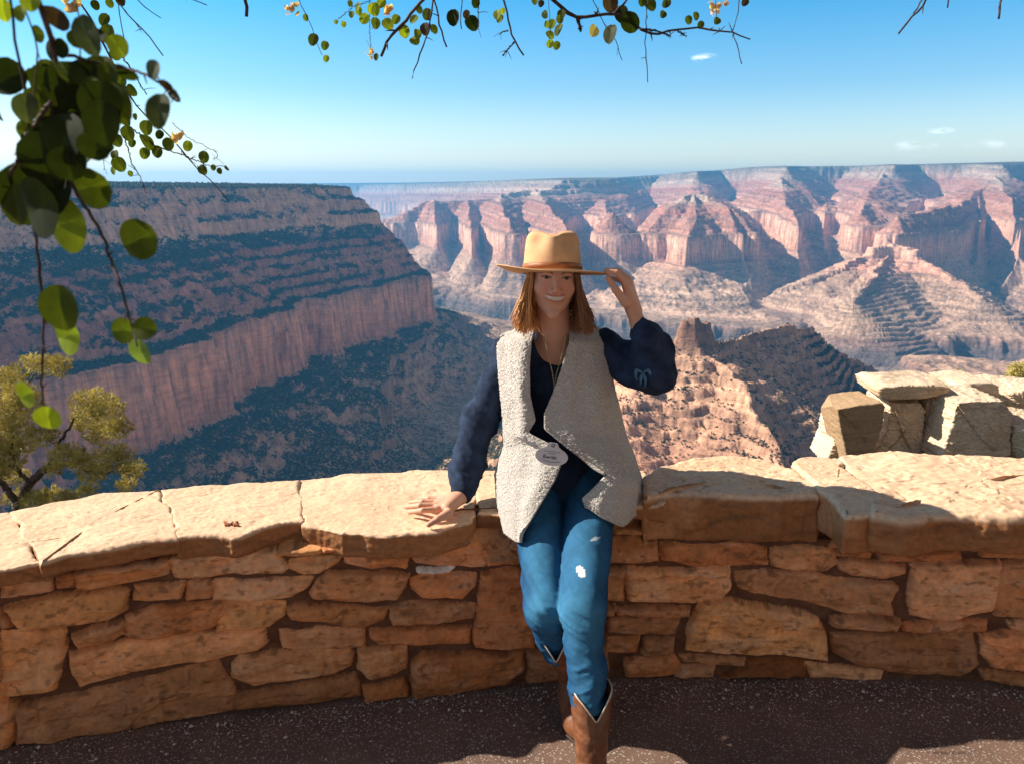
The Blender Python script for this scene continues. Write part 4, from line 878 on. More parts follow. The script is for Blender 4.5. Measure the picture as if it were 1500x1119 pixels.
# frayed stitched seam along the knee of the bent leg
# boots
leather = simple_mat('brown_leather', (.12, .042, .018), (.24, .092, .040), 22, .48, .004, 30, spec=.45)
piping = simple_mat('cream_piping', (.55, .46, .38), (.7, .6, .5), 60, .7)
sole = simple_mat('dark_sole', (.03, .02, .015), (.06, .035, .025), 40, .6)
def boot(an, top_c, toe, rx, ry, label=None):
    an = np.array(an); top_c = np.array(top_c); toe = np.array(toe)
    nr, ns = 40, 64; th_ = np.arange(ns) / ns * 2 * math.pi; V = []
    fw = toe - an; fw[2] = 0; fw /= np.linalg.norm(fw); sd_ = np.array([fw[1], -fw[0], 0])
    dip = .068 * np.exp(-((np.abs(np.arctan2(np.sin(th_), np.cos(th_)))) / .55) ** 1.3) + .065 * np.exp(-((np.abs(np.arctan2(np.sin(th_ - math.pi), np.cos(th_ - math.pi)))) / .5) ** 1.3)
    for i in range(nr):
        t = i / (nr - 1); sc_ = np.interp(t, [0, .25, .7, 1], [.74, .80, .97, 1.03]); c = an + (top_c - an) * t
        zdrop = dip * np.clip((t - .35) / .65, 0, 1)
        ring = c[None] + sc_ * (ry * np.cos(th_)[:, None] * fw[None] + rx * np.sin(th_)[:, None] * sd_[None]); ring[:, 2] -= zdrop
        ring += (fbm3(ring, 22, 3, 77) * .004 * (1.4 - t) + .0025 * rid2(th_ * 1.3, np.full(ns, t * 9), 2, 78))[:, None] * (np.cos(th_)[:, None] * fw[None] + np.sin(th_)[:, None] * sd_[None]); V.append(ring)
    out = np.concatenate(V); inn = [r - .004 * (np.cos(th_)[:, None] * fw[None] + np.sin(th_)[:, None] * sd_[None]) for r in V[::-1][:20]]
    Vs = np.concatenate([out] + inn); Fs = grid_faces(nr + 20, ns, True)
    def foot(p):
        g = an.copy(); hz_ = g[2]; heel = g - fw * .025; heel[2] = .055; ball = g + fw * .12; ball[2] = .042; tp_ = toe.copy(); tp_[2] = .030
        mid = g + fw * .03; mid[2] = .075
        d = cone(p, g, mid, .040, .036); d = smin(d, cone(p, heel, ball, .034, .040), .03); d = smin(d, cone(p, mid, ball, .036, .036), .03); d = smin(d, cone(p, ball, tp_, .038, .017), .02)
        return np.maximum(d, .014 - p[:, 2])
    lo = np.minimum(an, toe) - .075; hi = np.maximum(an, toe) + .075; lo[2] = 0.0; hi[2] = an[2] + .06
    v, f = nets(foot, lo, hi, .0045)
    Vb, Fb = join([(Vs, Fs), (v, f)])
    o = mesh_np('boot', Vb, Fb, leather); adopt(person, o)
    pv = V[-1]; sp = sweep('piping', np.concatenate([pv, pv[:2]]) + np.array([0, 0, .001]), .0024, piping, o, 6)
    # sole and stacked heel
    def solef(p):
        g = an.copy(); hl_ = g - fw * .03; hl_[2] = .010; b = g + fw * .12; b[2] = .010; t_ = toe + fw * .004; t_[2] = .010
        q = p.copy(); q[:, 2] = .010
        d = smin(cone(q, hl_, b, .034, .042), cone(q, b, t_, .040, .018), .02); d = np.maximum(d, np.abs(p[:, 2] - .0125) - .0045)
        hq = np.maximum(cone(q, hl_, g, .033, .030), np.abs(p[:, 2] - .010) - .0095); return np.minimum(d, hq)
    v, f = nets(solef, lo, hi, .0042); so_ = mesh_np('sole', v, f, sole); adopt(o, so_)
    return o
boot((ANR[0], ANR[1], .105), (A3(866, 1003, 1.838)), (ANR[0] + .025, ANR[1] - .19, .03), .053, .064)
tb2 = ANL + (KL - ANL) * ((.345 - ANL[2]) / (KL[2] - ANL[2]))
boot((ANL[0], ANL[1], .105), tuple(tb2), (ANL[0] + .02, ANL[1] - .19, .03), .047, .058)

# fleece vest
def sheet(rows, nr, nc, th=.011, seed=0, fold=.006, sher=.0035, sm=10):
    G = np.array([[A3(*p) for p in r] for r in rows]); a, b = G.shape[:2]
    # spacing by arc length of the middle column
    s = np.concatenate([[0], np.cumsum(np.linalg.norm(np.diff(G.mean(1), axis=0), axis=1) + .004)]); s /= s[-1]; t = np.linspace(0, 1, nr)
    G1 = np.stack([[np.interp(t, s, G[:, j, k]) for k in range(3)] for j in range(b)]).transpose(2, 0, 1)
    l = np.concatenate([[0], np.cumsum(np.linalg.norm(np.diff(G, axis=1), axis=2).mean(0))]); l /= l[-1]; t2 = np.linspace(0, 1, nc)
    G2 = np.stack([[np.interp(t2, l, G1[i, :, k]) for k in range(3)] for i in range(nr)]).transpose(0, 2, 1)
    for _ in range(sm):
        H = G2.copy(); H[1:-1] = .25 * G2[:-2] + .5 * G2[1:-1] + .25 * G2[2:]; G2 = H.copy(); H[:, 1:-1] = .25 * G2[:, :-2] + .5 * G2[:, 1:-1] + .25 * G2[:, 2:]; G2 = H
    du_ = np.gradient(G2, axis=1); dv_ = np.gradient(G2, axis=0); n = np.cross(dv_, du_); n /= np.linalg.norm(n, axis=2, keepdims=True) + 1e-9
    n *= -np.sign((n[..., 1] * np.array(1.0)).mean()) if abs(n[..., 1].mean()) > .1 else 1
    U_, T_ = np.meshgrid(t2, t)
    fd = np.sin(U_ * (11 if seed == 3 else 15) + 2.2 * T_ + seed) * np.clip(T_ * 1.5, .15, 1) * fold + fbm2(U_ * 3 + seed, T_ * 3, 3, 91 + seed) * fold * 1.2
    G2 = G2 + n * fd[..., None]
    fr = G2 + n * th * .5; bk = G2 - n * th * .5
    P = fr.reshape(-1, 3); d = (np.abs(fbm3(P, 210, 2, 95)) * 1.8 - .5) * sher * .9; fr = fr + n * d.reshape(nr, nc)[..., None]
    V = np.concatenate([fr.reshape(-1, 3), bk.reshape(-1, 3)]); F1 = grid_faces(nr, nc); F2 = F1[:, ::-1] + nr * nc
    idx = np.arange(nr * nc).reshape(nr, nc); loop = np.concatenate([idx[0, :], idx[1:, -1], idx[-1, -2::-1], idx[-2:0:-1, 0]]); lp2 = np.roll(loop, -1)
    F3 = np.stack([loop, loop + nr * nc, lp2 + nr * nc, lp2], 1)
    return V, np.concatenate([F1, F2, F3])
LR = [[(792, 462, 2.49), (774, 468, 2.465), (755, 480, 2.46), (737, 491, 2.49), (744, 494, 2.55)],
 [(779, 500, 2.345), (766, 500, 2.35), (747, 500, 2.375), (729, 504, 2.43), (738, 506, 2.56)],
 [(776, 540, 2.315), (763, 540, 2.315), (746, 540, 2.345), (731, 540, 2.41), (740, 540, 2.57)],
 [(776, 580, 2.30), (763, 580, 2.295), (747, 580, 2.33), (734, 580, 2.40), (742, 580, 2.57)],
 [(784, 615, 2.285), (768, 615, 2.28), (750, 615, 2.32), (737, 615, 2.39), (744, 615, 2.57)],
 [(774, 634, 2.275), (764, 638, 2.275), (750, 640, 2.31), (737, 642, 2.39), (744, 642, 2.57)],
 [(828, 666, 2.225), (800, 656, 2.235), (768, 652, 2.28), (733, 660, 2.385), (742, 660, 2.56)],
 [(812, 704, 2.20), (788, 700, 2.20), (758, 700, 2.25), (723, 694, 2.37), (738, 694, 2.55)],
 [(789, 744, 2.165), (770, 744, 2.165), (749, 744, 2.20), (727, 742, 2.32), (742, 738, 2.50)],
 [(766, 786, 2.12), (761, 794, 2.12), (752, 793, 2.14), (737, 768, 2.25), (748, 758, 2.46)]]
RR_ = [[(834, 462, 2.49), (852, 466, 2.465), (868, 474, 2.46), (886, 488, 2.49), (880, 494, 2.55)],
 [(834, 500, 2.345), (850, 500, 2.345), (870, 500, 2.37), (892, 504, 2.43), (884, 506, 2.56)],
 [(822, 540, 2.315), (842, 540, 2.31), (868, 540, 2.34), (896, 538, 2.41), (888, 540, 2.57)],
 [(808, 580, 2.285), (836, 580, 2.285), (870, 580, 2.32), (904, 576, 2.40), (894, 578, 2.57)],
 [(797, 606, 2.27), (830, 606, 2.27), (872, 610, 2.30), (912, 604, 2.39), (900, 604, 2.57)],
 [(797, 628, 2.255), (830, 634, 2.255), (876, 640, 2.29), (921, 634, 2.38), (906, 634, 2.57)],
 [(832, 655, 2.235), (855, 662, 2.24), (890, 668, 2.28), (932, 666, 2.37), (915, 666, 2.56)],
 [(870, 680, 2.215), (884, 688, 2.215), (908, 695, 2.26), (940, 694, 2.36), (925, 694, 2.55)],
 [(892, 694, 2.20), (900, 706, 2.20), (920, 712, 2.24), (946, 712, 2.35), (930, 710, 2.54)],
 [(868, 716, 2.18), (886, 720, 2.18), (916, 726, 2.22), (950, 726, 2.34), (932, 724, 2.53)],
 [(853, 729, 2.165), (876, 738, 2.16), (910, 744, 2.19), (952, 738, 2.32), (935, 736, 2.52)],
 [(860, 742, 2.155), (880, 758, 2.15), (906, 771, 2.17), (950, 748, 2.30), (936, 744, 2.50)]]
BR = [[L[-1], (783, L[-1][1] - 4, 2.62), (845, L[-1][1] - 4, 2.62), Rr[-1]] for L, Rr in zip(LR, [RR_[i] for i in (0, 1, 2, 3, 4, 5, 6, 7, 9, 11)])]
BR[0] = [LR[0][-1], (783, 462, 2.56), (845, 462, 2.56), RR_[0][-1]]
V, F = join([sheet(LR, 250, 110, seed=0, fold=.009), sheet(RR_, 250, 130, seed=3, fold=.016), sheet(BR, 120, 80, seed=5, fold=.004)])
fm, fn, fb = new_mat('cream_fleece'); fb.inputs['Roughness'].default_value = .95; fb.inputs['Sheen Weight'].default_value = .25; fb.inputs['Specular IOR Level'].default_value = .1
fv = N(fn, 'ShaderNodeTexVoronoi', inp={'Scale': 280.0}); tcf = N(fn, 'ShaderNodeTexCoord'); fnn = noise_node(fn, 120, 3); 
mpf = N(fn, 'ShaderNodeVectorMath', op='MULTIPLY_ADD'); mpf.inputs[1].default_value = (.012, .012, .012); Lk(fn, fnn.outputs['Color'], mpf.inputs[0]); Lk(fn, tcf.outputs['Object'], mpf.inputs[2]); Lk(fn, mpf.outputs[0], fv.inputs['Vector'])
fr_ = ramp(fn, [(0.0, (.88, .83, .76)), (.35, (.84, .78, .71)), (.85, (.62, .55, .49))]); Lk(fn, fv.outputs['Distance'], fr_.inputs[0]); Lk(fn, fr_.outputs[0], fb.inputs['Base Color'])
finv = N(fn, 'ShaderNodeMath', op='SUBTRACT', inp={0: 1.0}); Lk(fn, fv.outputs['Distance'], finv.inputs[1]); Lk(fn, bump(fn, finv.outputs[0], .006, 1.0), fb.inputs['Normal'])
vest = mesh_np('vest', V, F, fm); adopt(person, vest)
# oval badge clipped to the vest
bm_ = simple_mat('badge_plastic', (.62, .56, .56), (.68, .62, .62), 30, .5); ink = simple_mat('badge_ink', (.05, .04, .09), (.09, .07, .14), 200, .7)
bc = A3(808, 668, 2.185); bx = np.array([1, -.05, -.13]); bx /= np.linalg.norm(bx); bz = np.array([.10, .25, .96]); bz -= bx * (bz @ bx); bz /= np.linalg.norm(bz); by = np.cross(bz, bx)
if by[1] < 0: by = -by
def disc(outl, th, o_):
    n = len(outl); V = [o_ + a * bx + b * bz - by * th / 2 for a, b in outl] + [o_ + a * bx + b * bz + by * th / 2 for a, b in outl]
    q = np.array([[i, (i + 1) % n, (i + 1) % n + n, i + n] for i in range(n)]); return np.array(V), [q, np.array([list(range(n))[::-1], list(range(n, 2 * n))])]
ov = []
for i in range(72):
    a = i / 72 * 2 * math.pi; X_, Z_ = .049 * math.cos(a), .0275 * math.sin(a)
    if abs(X_) < .020 and Z_ > 0: Z_ = max(Z_, .0275 + .014 * min(1, (0.020 - abs(X_)) / .008))
    ov.append((X_, Z_))
v, f = disc(ov, .0022, bc); badge = mesh_np('name_badge', v, f, bm_, smooth=False); adopt(vest, badge)
fo_ = bc - by * .0022
def stroke(L, r=.0007): return sweep(None, [fo_ + a * bx + b * bz for a, b in L], r, None, None, 4)
tt = []
for (yy, hw, cv_) in ((.0155, .025, .0020), (.0085, .012, .0), (-.0165, .028, -.004)):
    tt.append(stroke([(hw * s_, yy - cv_ * (s_ * s_)) for s_ in np.linspace(-1, 1, 12)], .0006))
for L in ([(-.024, .004), (-.024, -.007)], [(-.019, .004), (-.0235, -.001), (-.018, -.007)], [(-.013, -.001), (-.016, -.004), (-.013, -.006), (-.011, -.002), (-.010, -.006)], [(-.007, -.001), (-.007, -.006), (-.005, -.002), (-.002, -.002)], [(.001, .003), (.002, -.006), (.005, -.006)],
          [(.007, -.001), (.007, -.006)], [(.012, .002), (.009, -.002), (.013, -.004), (.010, -.007)], [(.016, -.006), (.0165, -.007)]): tt.append(stroke(L, .0011))
tt.append(stroke([(.0045 * math.cos(a), .033 + .0045 * math.sin(a)) for a in np.linspace(0, 6.28, 14)], .0012))
vv, ff = merge_tubes(tt); o = mesh_np('lettering', vv, ff, ink); adopt(badge, o)
# necklace
gold = simple_mat('brass_beads', (.25, .22, .08), (.42, .36, .14), 80, .35, spec=.7)
tn_ = []
for L in ([(797, 492, 2.345), (803, 520, 2.335), (809, 545, 2.325), (812, 566, 2.32)], [(829, 492, 2.345), (823, 520, 2.335), (815, 548, 2.325), (812, 566, 2.32)], [(812, 560, 2.318), (811, 585, 2.315)]):
    P = np.array([A3(*p) for p in L]); t = np.linspace(0, len(P) - 1, 34); P = np.stack([np.interp(t, range(len(P)), P[:, k]) for k in range(3)], 1)
    tn_.append(sweep(None, P, np.where(np.arange(34) % 2, .0021, .0008), None, None))
vv, ff = merge_tubes(tn_); o = mesh_np('necklace', vv, ff, gold); adopt(person, o)
# hair
rh_ = np.random.default_rng(12); hs, hcs = [], []
def lock(n, roots, mids, ends, spread, col):
    for i in range(n):
        t = rh_.random(); u = rh_.normal(0, 1, 3) * spread; g = lambda A: np.array(A3(*(np.array(A[0]) * (1 - t) + np.array(A[1]) * t)))
        p0 = g(roots) + u * .3; p1 = g(mids) + u * .8; p2 = g(ends) + u * 1.1 + np.array([rh_.normal(0, .006), rh_.normal(0, .006), -.012 + rh_.gamma(2.0, .013)])
        s = np.linspace(0, 1, 12)[:, None]; P = p0 * (1 - s) ** 2 + 2 * s * (1 - s) * (1.5 * p1 - .25 * p0 - .25 * p2) + p2 * s ** 2
        P = P + .003 * np.sin(s * rh_.uniform(4, 9) + rh_.uniform(0, 6)) * np.array([[1, .6, 0]])
        r = np.interp(np.linspace(0, 1, 12), [0, .7, 1], [.0015, .0013, .0004]) * rh_.uniform(.7, 1.3)
        hs.append(sweep(None, P, r, None, None, 5)); c = np.array(col) * rh_.uniform(.7, 1.25); c2 = c * np.array([1.5, 1.35, 1.1]); k = np.repeat(np.linspace(0, 1, 12), 5)[:, None]; hcs.append(c * (1 - k) + c2 * k)
HCOL = (.17, .075, .032)
lock(560, [(777, 398, 2.30), (779, 398, 2.42)], [(768, 435, 2.30), (772, 440, 2.44)], [(754, 482, 2.285), (790, 484, 2.40)], .0052, (.46, .24, .095))  # left strands lighter than the right: sunlit side put into the hair colour
lock(260, [(779, 398, 2.30), (778, 402, 2.36)], [(775, 440, 2.31), (770, 440, 2.36)], [(772, 488, 2.29), (757, 484, 2.31)], .004, (.52, .29, .12))
lock(560, [(845, 398, 2.30), (845, 398, 2.42)], [(850, 435, 2.30), (850, 440, 2.44)], [(866, 485, 2.30), (838, 484, 2.40)], .0050, HCOL)
lock(280, [(844, 398, 2.30), (846, 402, 2.36)], [(850, 440, 2.31), (854, 440, 2.34)], [(858, 490, 2.29), (868, 484, 2.31)], .004, HCOL)
lock(360, [(780, 396, 2.45), (842, 396, 2.45)], [(775, 440, 2.47), (850, 440, 2.47)], [(770, 478, 2.47), (856, 478, 2.47)], .008, HCOL)
vv, ff = merge_tubes(hs); hm_, hn_, hb_ = new_mat('hair'); hb_.inputs['Roughness'].default_value = .42; hb_.inputs['Specular IOR Level'].default_value = .5; ha_ = N(hn_, 'ShaderNodeAttribute', attribute_name='rock'); Lk(hn_, ha_.outputs['Color'], hb_.inputs['Base Color'])
ho_ = mesh_np('hair', vv, ff, hm_, cols={'rock': np.concatenate(hcs)}); adopt(person, ho_)
# hat
BC = A3(809, 400, 2.365); hb = R(-8.5)       # leaned back so that the brim is seen edge on
RT = np.array(Matrix.Rotation(hb, 3, 'X'))
def hat_w(P): return P @ RT.T + BC
felt = simple_mat('tan_felt', (.60, .355, .185), (.66, .40, .22), 40, .92, .0006, 700, spec=.15)
band = simple_mat('leather_band', (.26, .085, .028), (.36, .13, .045), 60, .5, .0008, 300, spec=.4)
ns = 120; th_ = np.arange(ns) / ns * 2 * math.pi; cx_, sy_ = np.cos(th_), np.sin(th_); CRX, CRY, CH, BRX = .0905, .105, .122, .170
def brimz(f, c, s):      # f 0..1 from crown to rim
    return f ** 2 * (.022 * np.clip(-c, 0, 1) ** 2 - .006 * np.clip(c, 0, 1) ** 2 + .002) - .010 * f * np.clip(-s, 0, 1) ** 2 * .3
rings = []
for f in np.linspace(0, 1, 26):
    rx = CRX + (BRX - CRX) * f; ry = CRY + (.172 - CRY) * f; rings.append(np.stack([rx * cx_, ry * sy_, brimz(f, cx_, sy_) + .0018], 1))
for a in (0.0,):
    rings.append(np.stack([(BRX + .0018) * cx_, (.172 + .0018) * sy_, brimz(1, cx_, sy_)], 1))
for f in np.linspace(1, 0, 22):
    rx = CRX + (BRX - CRX) * f; ry = CRY + (.172 - CRY) * f; rings.append(np.stack([(rx - .002) * cx_, (ry - .002) * sy_, brimz(f, cx_, sy_) - .0018], 1))
Vb = np.concatenate(rings); Fb = grid_faces(len(rings), ns, True)
cr = []
prof_ = [(0, 1.0), (.10, .985), (.25, .965), (.45, .94), (.65, .915), (.80, .885), (.88, .85), (.94, .79), (.98, .71), (1.0, .62)] 
tz = np.concatenate([np.linspace(0, .86, 30), np.linspace(.87, 1, 16)])
def crown_pt(h, s):
    x = CRX * s * cx_; y = CRY * s * sy_; z = np.full(ns, h * CH)
    # pinched sides toward the front
    pin = np.exp(-((h - .80) / .26) ** 2); ang = np.arctan2(sy_, cx_)
    for a0 in (-math.pi / 2 + .62, -math.pi / 2 - .62):
        g = np.exp(-((np.arctan2(np.sin(ang - a0), np.cos(ang - a0))) / .36) ** 2) * pin * .016; x = x - g * np.cos(a0) ; y = y - g * np.sin(a0)
    return np.stack([x, y, z], 1)
for h in tz: cr.append(crown_pt(h, np.interp(h, [a for a, b in prof_], [b for a, b in prof_])))
edge = cr[-1]
for f in np.linspace(.95, .03, 22):
    p = edge * np.array([f, f, 1]); p[:, 2] = CH + .004 * (1 - f); cr.append(p)
Cn = np.concatenate(cr); top = np.clip((Cn[:, 2] / CH - .82) / .18, 0, 1)
Cn[:, 2] -= top * (.014 * np.exp(-(Cn[:, 0] / .027) ** 2) * np.clip(1 - (Cn[:, 1] + .0) / .12, .3, 1)) - top * .004 * (Cn[:, 1] > 0)
Fc = grid_faces(len(cr), ns, True)
V, F = join([(hat_w(Vb), Fb), (hat_w(Cn), Fc)]); F4 = F
hat = mesh_np('hat', V, F4, felt); adopt(person, hat)
bd = []
for h, o_ in ((.010, .0), (.010, .0030), (.026, .0034), (.027, .0)):
    s = np.interp(h / CH, [a for a, b in prof_], [b for a, b in prof_]); bd.append(np.stack([(CRX * s + o_) * cx_, (CRY * s + o_) * sy_, np.full(ns, h)], 1))
hb_o = mesh_np('hat_band', hat_w(np.concatenate(bd)), grid_faces(4, ns, True), band); adopt(hat, hb_o)

# ------------------------------------------------------------------ tree hanging over the terrace
z3 = lambda L: [(x / 3.73, y / 3.73) for x, y in L]
z5 = lambda L: [(400 + x / 2.083, y / 2.083) for x, y in L]
bark = simple_mat('twig_bark', (.030, .016, .013), (.085, .050, .040), 90, .8, .001, 200)
LM, ln_, lb_ = new_mat('round_leaf'); lb_.inputs['Roughness'].default_value = .65; lb_.inputs['Specular IOR Level'].default_value = .12
la = N(ln_, 'ShaderNodeAttribute', attribute_name='rock'); lnn = noise_node(ln_, 120, 3); lr = ramp(ln_, [(.3, (.75, .75, .75)), (.7, (1.2, 1.2, 1.2))]); Lk(ln_, lnn.outputs[0], lr.inputs[0]); lc = mixc(ln_, .8, la.outputs['Color'], lr.outputs[0], 'MULTIPLY'); Lk(ln_, lc, lb_.inputs['Base Color'])
ltr = N(ln_, 'ShaderNodeBsdfTranslucent'); lc2 = mixc(ln_, 1.0, lc, (2.1, 2.1, .45), 'MULTIPLY'); Lk(ln_, lc2, ltr.inputs[0]); lmx = N(ln_, 'ShaderNodeMixShader', inp={0: .33}); lo_ = ln_.nodes['Material Output']
Lk(ln_, lb_.outputs[0], lmx.inputs[1]); Lk(ln_, ltr.outputs[0], lmx.inputs[2]); Lk(ln_, lmx.outputs[0], lo_.inputs[0])
rl = np.random.default_rng(5)
def leaf_geo(c, w, h, ang, tilt=.5, ph=None):
    """rounded leaf, w x h metres, centre c, long axis at ang from vertical, nearly facing the terrace"""
    n = 20; a = np.arange(n) / n * 2 * math.pi; rr_ = [0.0, .5, .8, 1.0]; P = []
    for r in rr_:
        x = r * np.sin(a) * w / 2 * (1 - .12 * np.cos(a)); y = -r * np.cos(a) * h / 2
        if r == 1.0: x = x * (1 + .02 * np.cos(9 * a)); y = y * (1 + .02 * np.cos(9 * a))
        P.append(np.stack([x, np.full(n, 0.0) - .22 * w * (np.abs(x) / w) ** 1 + .10 * h * (y / h) ** 2 * 2, y], 1))
    P = np.concatenate(P); M_ = np.array(Matrix.Rotation(ang, 3, 'Y') @ Matrix.Rotation(rl.normal(0, tilt), 3, 'Z') @ Matrix.Rotation(rl.normal(0, tilt * .8), 3, 'X'))
    return P @ M_.T + np.array(c), grid_faces(4, n, True)
class Leaves:
    def __init__(s): s.V, s.F, s.C, s.n = [], [], [], 0
    def add(s, px, py, Y, wpx, hpx, ang=None, col=(.05, .09, .02), tilt=.35):
        sc_ = Y * 1.03 / FPX; c = A3(px, py, Y); v, f = leaf_geo(c, wpx * sc_, hpx * sc_, R(rl.uniform(-40, 40)) if ang is None else R(ang), tilt)
        s.V.append(v); s.F.append(f + s.n); cc = np.tile(np.array(col) * rl.uniform(.75, 1.3), (len(v), 1)); cc[0::20] *= 1.7; cc[10::20] *= 1.7; s.C.append(cc); s.n += len(v)
    def flower(s, px, py, Y, r):
        for _ in range(11): s.add(px + rl.normal(0, r * .45), py + rl.normal(0, r * .45), Y, r * .7, r * .9, rl.uniform(0, 360), (.55, .40, .34), 1.0)
    def build(s, parent):
        if s.V: adopt(parent, mesh_np('leaves', np.concatenate(s.V), np.concatenate(s.F), LM, cols={'rock': np.concatenate(s.C)}))
LIMB = [(-2.1, -1.2, 0), (-1.95, -.95, .9), (-1.7, -.5, 1.8), (-1.1, .3, 2.25), (-.5, 1.0, 2.42), (.1, 1.5, 2.45), (.8, 1.8, 2.35), (1.4, 2.0, 2.2)]
tree = thing('overhanging_tree', LIMB[0], 'tree with small round green leaves whose drooping twigs hang into view across the sky', 'tree')
LP_ = np.array(LIMB); tl = np.linspace(0, len(LP_) - 1, 60); LS = np.stack([np.interp(tl, range(len(LP_)), LP_[:, k]) for k in range(3)], 1)
for _ in range(3): LS[1:-1] = .25 * LS[:-2] + .5 * LS[1:-1] + .25 * LS[2:]
sweep('trunk', LS, np.interp(np.linspace(0, 1, 60), [0, .3, .6, 1], [.11, .07, .035, .012]), bark, tree, 12)
def smooth_path(P, n=40, wob=.0):
    P = np.array(P); s = np.concatenate([[0], np.cumsum(np.linalg.norm(np.diff(P, axis=0), axis=1))]); t = np.linspace(0, s[-1], n); Q = np.stack([np.interp(t, s, P[:, k]) for k in range(3)], 1)
    Q[1:-1] = .25 * Q[:-2] + .5 * Q[1:-1] + .25 * Q[2:]; Q[1:-1] += rl.normal(0, wob, (n - 2, 3)); return Q
def twigs(L, Y, parent=None, nodes=True):
    """L: list of (points in photo pixels, radius at start, radius at end, goes up to the limb?)"""
    T = []
    for pts, r0, r1, up in L:
        P = [A3(a, b, Y + .01 * rl.normal()) for a, b in pts]
        if up:
            p = P[0]; k = np.argmin(np.linalg.norm(LS - (p + np.array([0, -.1, .3])), axis=1)); P = [LS[k], (LS[k] + p) / 2 + np.array([0, 0, .03])] + P
        Q = smooth_path(P, 46, .0006 * Y); r = np.linspace(r0, r1, 46) * (1 + .22 * (rl.random(46) < .12)); T.append(sweep(None, Q, r, None, None, 7))
        if nodes:
            for _ in range(int(len(pts) * 1.2)):
                i = rl.integers(24, 44); d = rl.normal(0, 1, 3); d /= np.linalg.norm(d); l = rl.uniform(.006, .014) * Y; T.append(sweep(None, [Q[i], Q[i] + d * l * .5, Q[i] + d * l + np.array([0, 0, -.002])], [r[i] * .7, r[i] * .6, .0003], None, None, 5))
    v, f = merge_tubes(T); o = mesh_np('branch', v, f, bark); adopt(tree, o); return o
DK, OL, YG, GG, BR_ = (.016, .024, .005), (.060, .078, .012), (.20, .25, .026), (.05, .062, .035), (.06, .035, .025)
# near left cluster
b = twigs([([(48, -30), (58, 5), (77, 58), (84, 95), (88, 125), (76, 150), (72, 200)], .0026, .0016, True), ([(84, 78), (105, 82), (130, 90), (190, 102), (222, 112), (245, 133), (262, 148)], .0016, .0006, False),
 ([(16, -25), (19, 40), (31, 105), (45, 165), (42, 195)], .0013, .0010, True), ([(74, 150), (44, 195), (22, 245), (-6, 285)], .0016, .0010, False),
 ([(68, 190), (80, 225), (98, 255), (122, 300), (149, 340), (163, 385), (177, 420), (190, 470), (202, 508)], .0016, .0008, False), ([(38, 195), (40, 260), (50, 330), (60, 420), (64, 470), (61, 540), (63, 600)], .0014, .0008, False),
 ([(25, -10), (50, 38), (56, 90), (50, 140)], .0011, .0006, True), ([(108, -20), (118, 20), (117, 100)], .0007, .0005, True)], .60)
Lf = Leaves()
for q_ in [(12, 115, 52, 48, 60, DK), (66, 118, 42, 44, 20, OL), (58, 150, 40, 42, 0, OL), (100, 122, 56, 56, 0, DK), (132, 118, 52, 56, 30, DK), (148, 152, 56, 60, 0, DK), (112, 160, 66, 60, 40, DK), (96, 200, 70, 62, 0, DK), (132, 200, 62, 56, 70, DK), (140, 214, 46, 40, 0, DK), (172, 152, 40, 58, -20, OL), (135, 135, 36, 40, 0, OL),
   (38, 158, 34, 40, 0, GG), (64, 236, 66, 78, 0, DK), (40, 285, 72, 88, 10, DK), (24, 300, 44, 58, 0, OL), (80, 285, 60, 66, 30, DK), (132, 274, 62, 56, 80, OL), (98, 326, 84, 50, 88, (.13, .16, .02)), (60, 305, 84, 64, 80, DK), (203, 351, 58, 54, 70, OL), (89, 452, 58, 68, 0, OL), (99, 492, 58, 38, 75, YG), (180, 484, 38, 34, 90, OL), (211, 482, 34, 36, 90, OL), (207, 516, 34, 42, 0, (.12, .17, .06)),
   (71, 612, 40, 40, 10, YG), (38, 578, 40, 24, 65, YG), (128, 52, 34, 60, -25, GG), (233, 163, 36, 50, 0, GG), (226, 104, 30, 26, 40, GG), (84, 28, 44, 26, 30, BR_), (56, 50, 22, 16, 90, OL), (90, 72, 26, 20, 80, DK), (45, 5, 26, 24, 0, YG), (5, 15, 20, 30, 0, YG), (255, 140, 12, 22, -40, GG), (243, 125, 10, 20, -60, BR_), (92, 105, 20, 26, 0, OL), (100, 240, 50, 46, 0, DK), (30, 20, 18, 22, 0, YG), (118, 185, 60, 56, 20, DK), (150, 180, 50, 60, 0, DK), (82, 150, 50, 52, 0, DK), (75, 205, 56, 60, 30, DK), (55, 270, 70, 70, 0, DK), (160, 110, 30, 34, 0, OL)]:
    Lf.add(q_[0], q_[1], .60 + .02 * rl.normal(), q_[2], q_[3], q_[4], q_[5], .25)
for _ in range(34):
    Lf.add(rl.normal(105, 40), rl.normal(150, 55), .62 + .05 * rl.random(), rl.uniform(16, 36), rl.uniform(18, 38), None, [DK, DK, OL][rl.integers(3)], .5)
Lf.build(b)
# the farther left twigs
b = twigs([([(108, -20), (113, 0), (145, 48), (160, 82), (172, 105), (193, 153), (220, 174), (247, 193), (268, 228), (300, 257), (335, 295)], .0032, .0008, True), ([(172, 75), (188, 95), (215, 139)], .0014, .0009, False), ([(195, 190), (228, 214), (268, 228), (308, 244), (331, 245)], .0013, .0006, False),
 ([(172, -20), (172, 5), (180, 50), (185, 80)], .0014, .0008, True), ([(165, -22), (177, 11), (205, 40), (228, 64), (239, 82)], .0020, .0010, True), ([(190, -8), (212, 12), (236, 27)], .0012, .0007, True), ([(265, -12), (279, 0), (303, 8)], .0013, .0008, True),
 ([(252, 180), (276, 203), (300, 214), (318, 224), (319, 230), (312, 234)], .0007, .0004, False), ([(182, 200), (193, 241), (205, 258), (214, 285)], .0012, .0006, False), ([(152, 200), (152, 250)], .0008, .0005, False), ([(355, -20), (360, 0), (361, 25)], .0034, .0030, True)], 1.45)
Lf = Leaves()
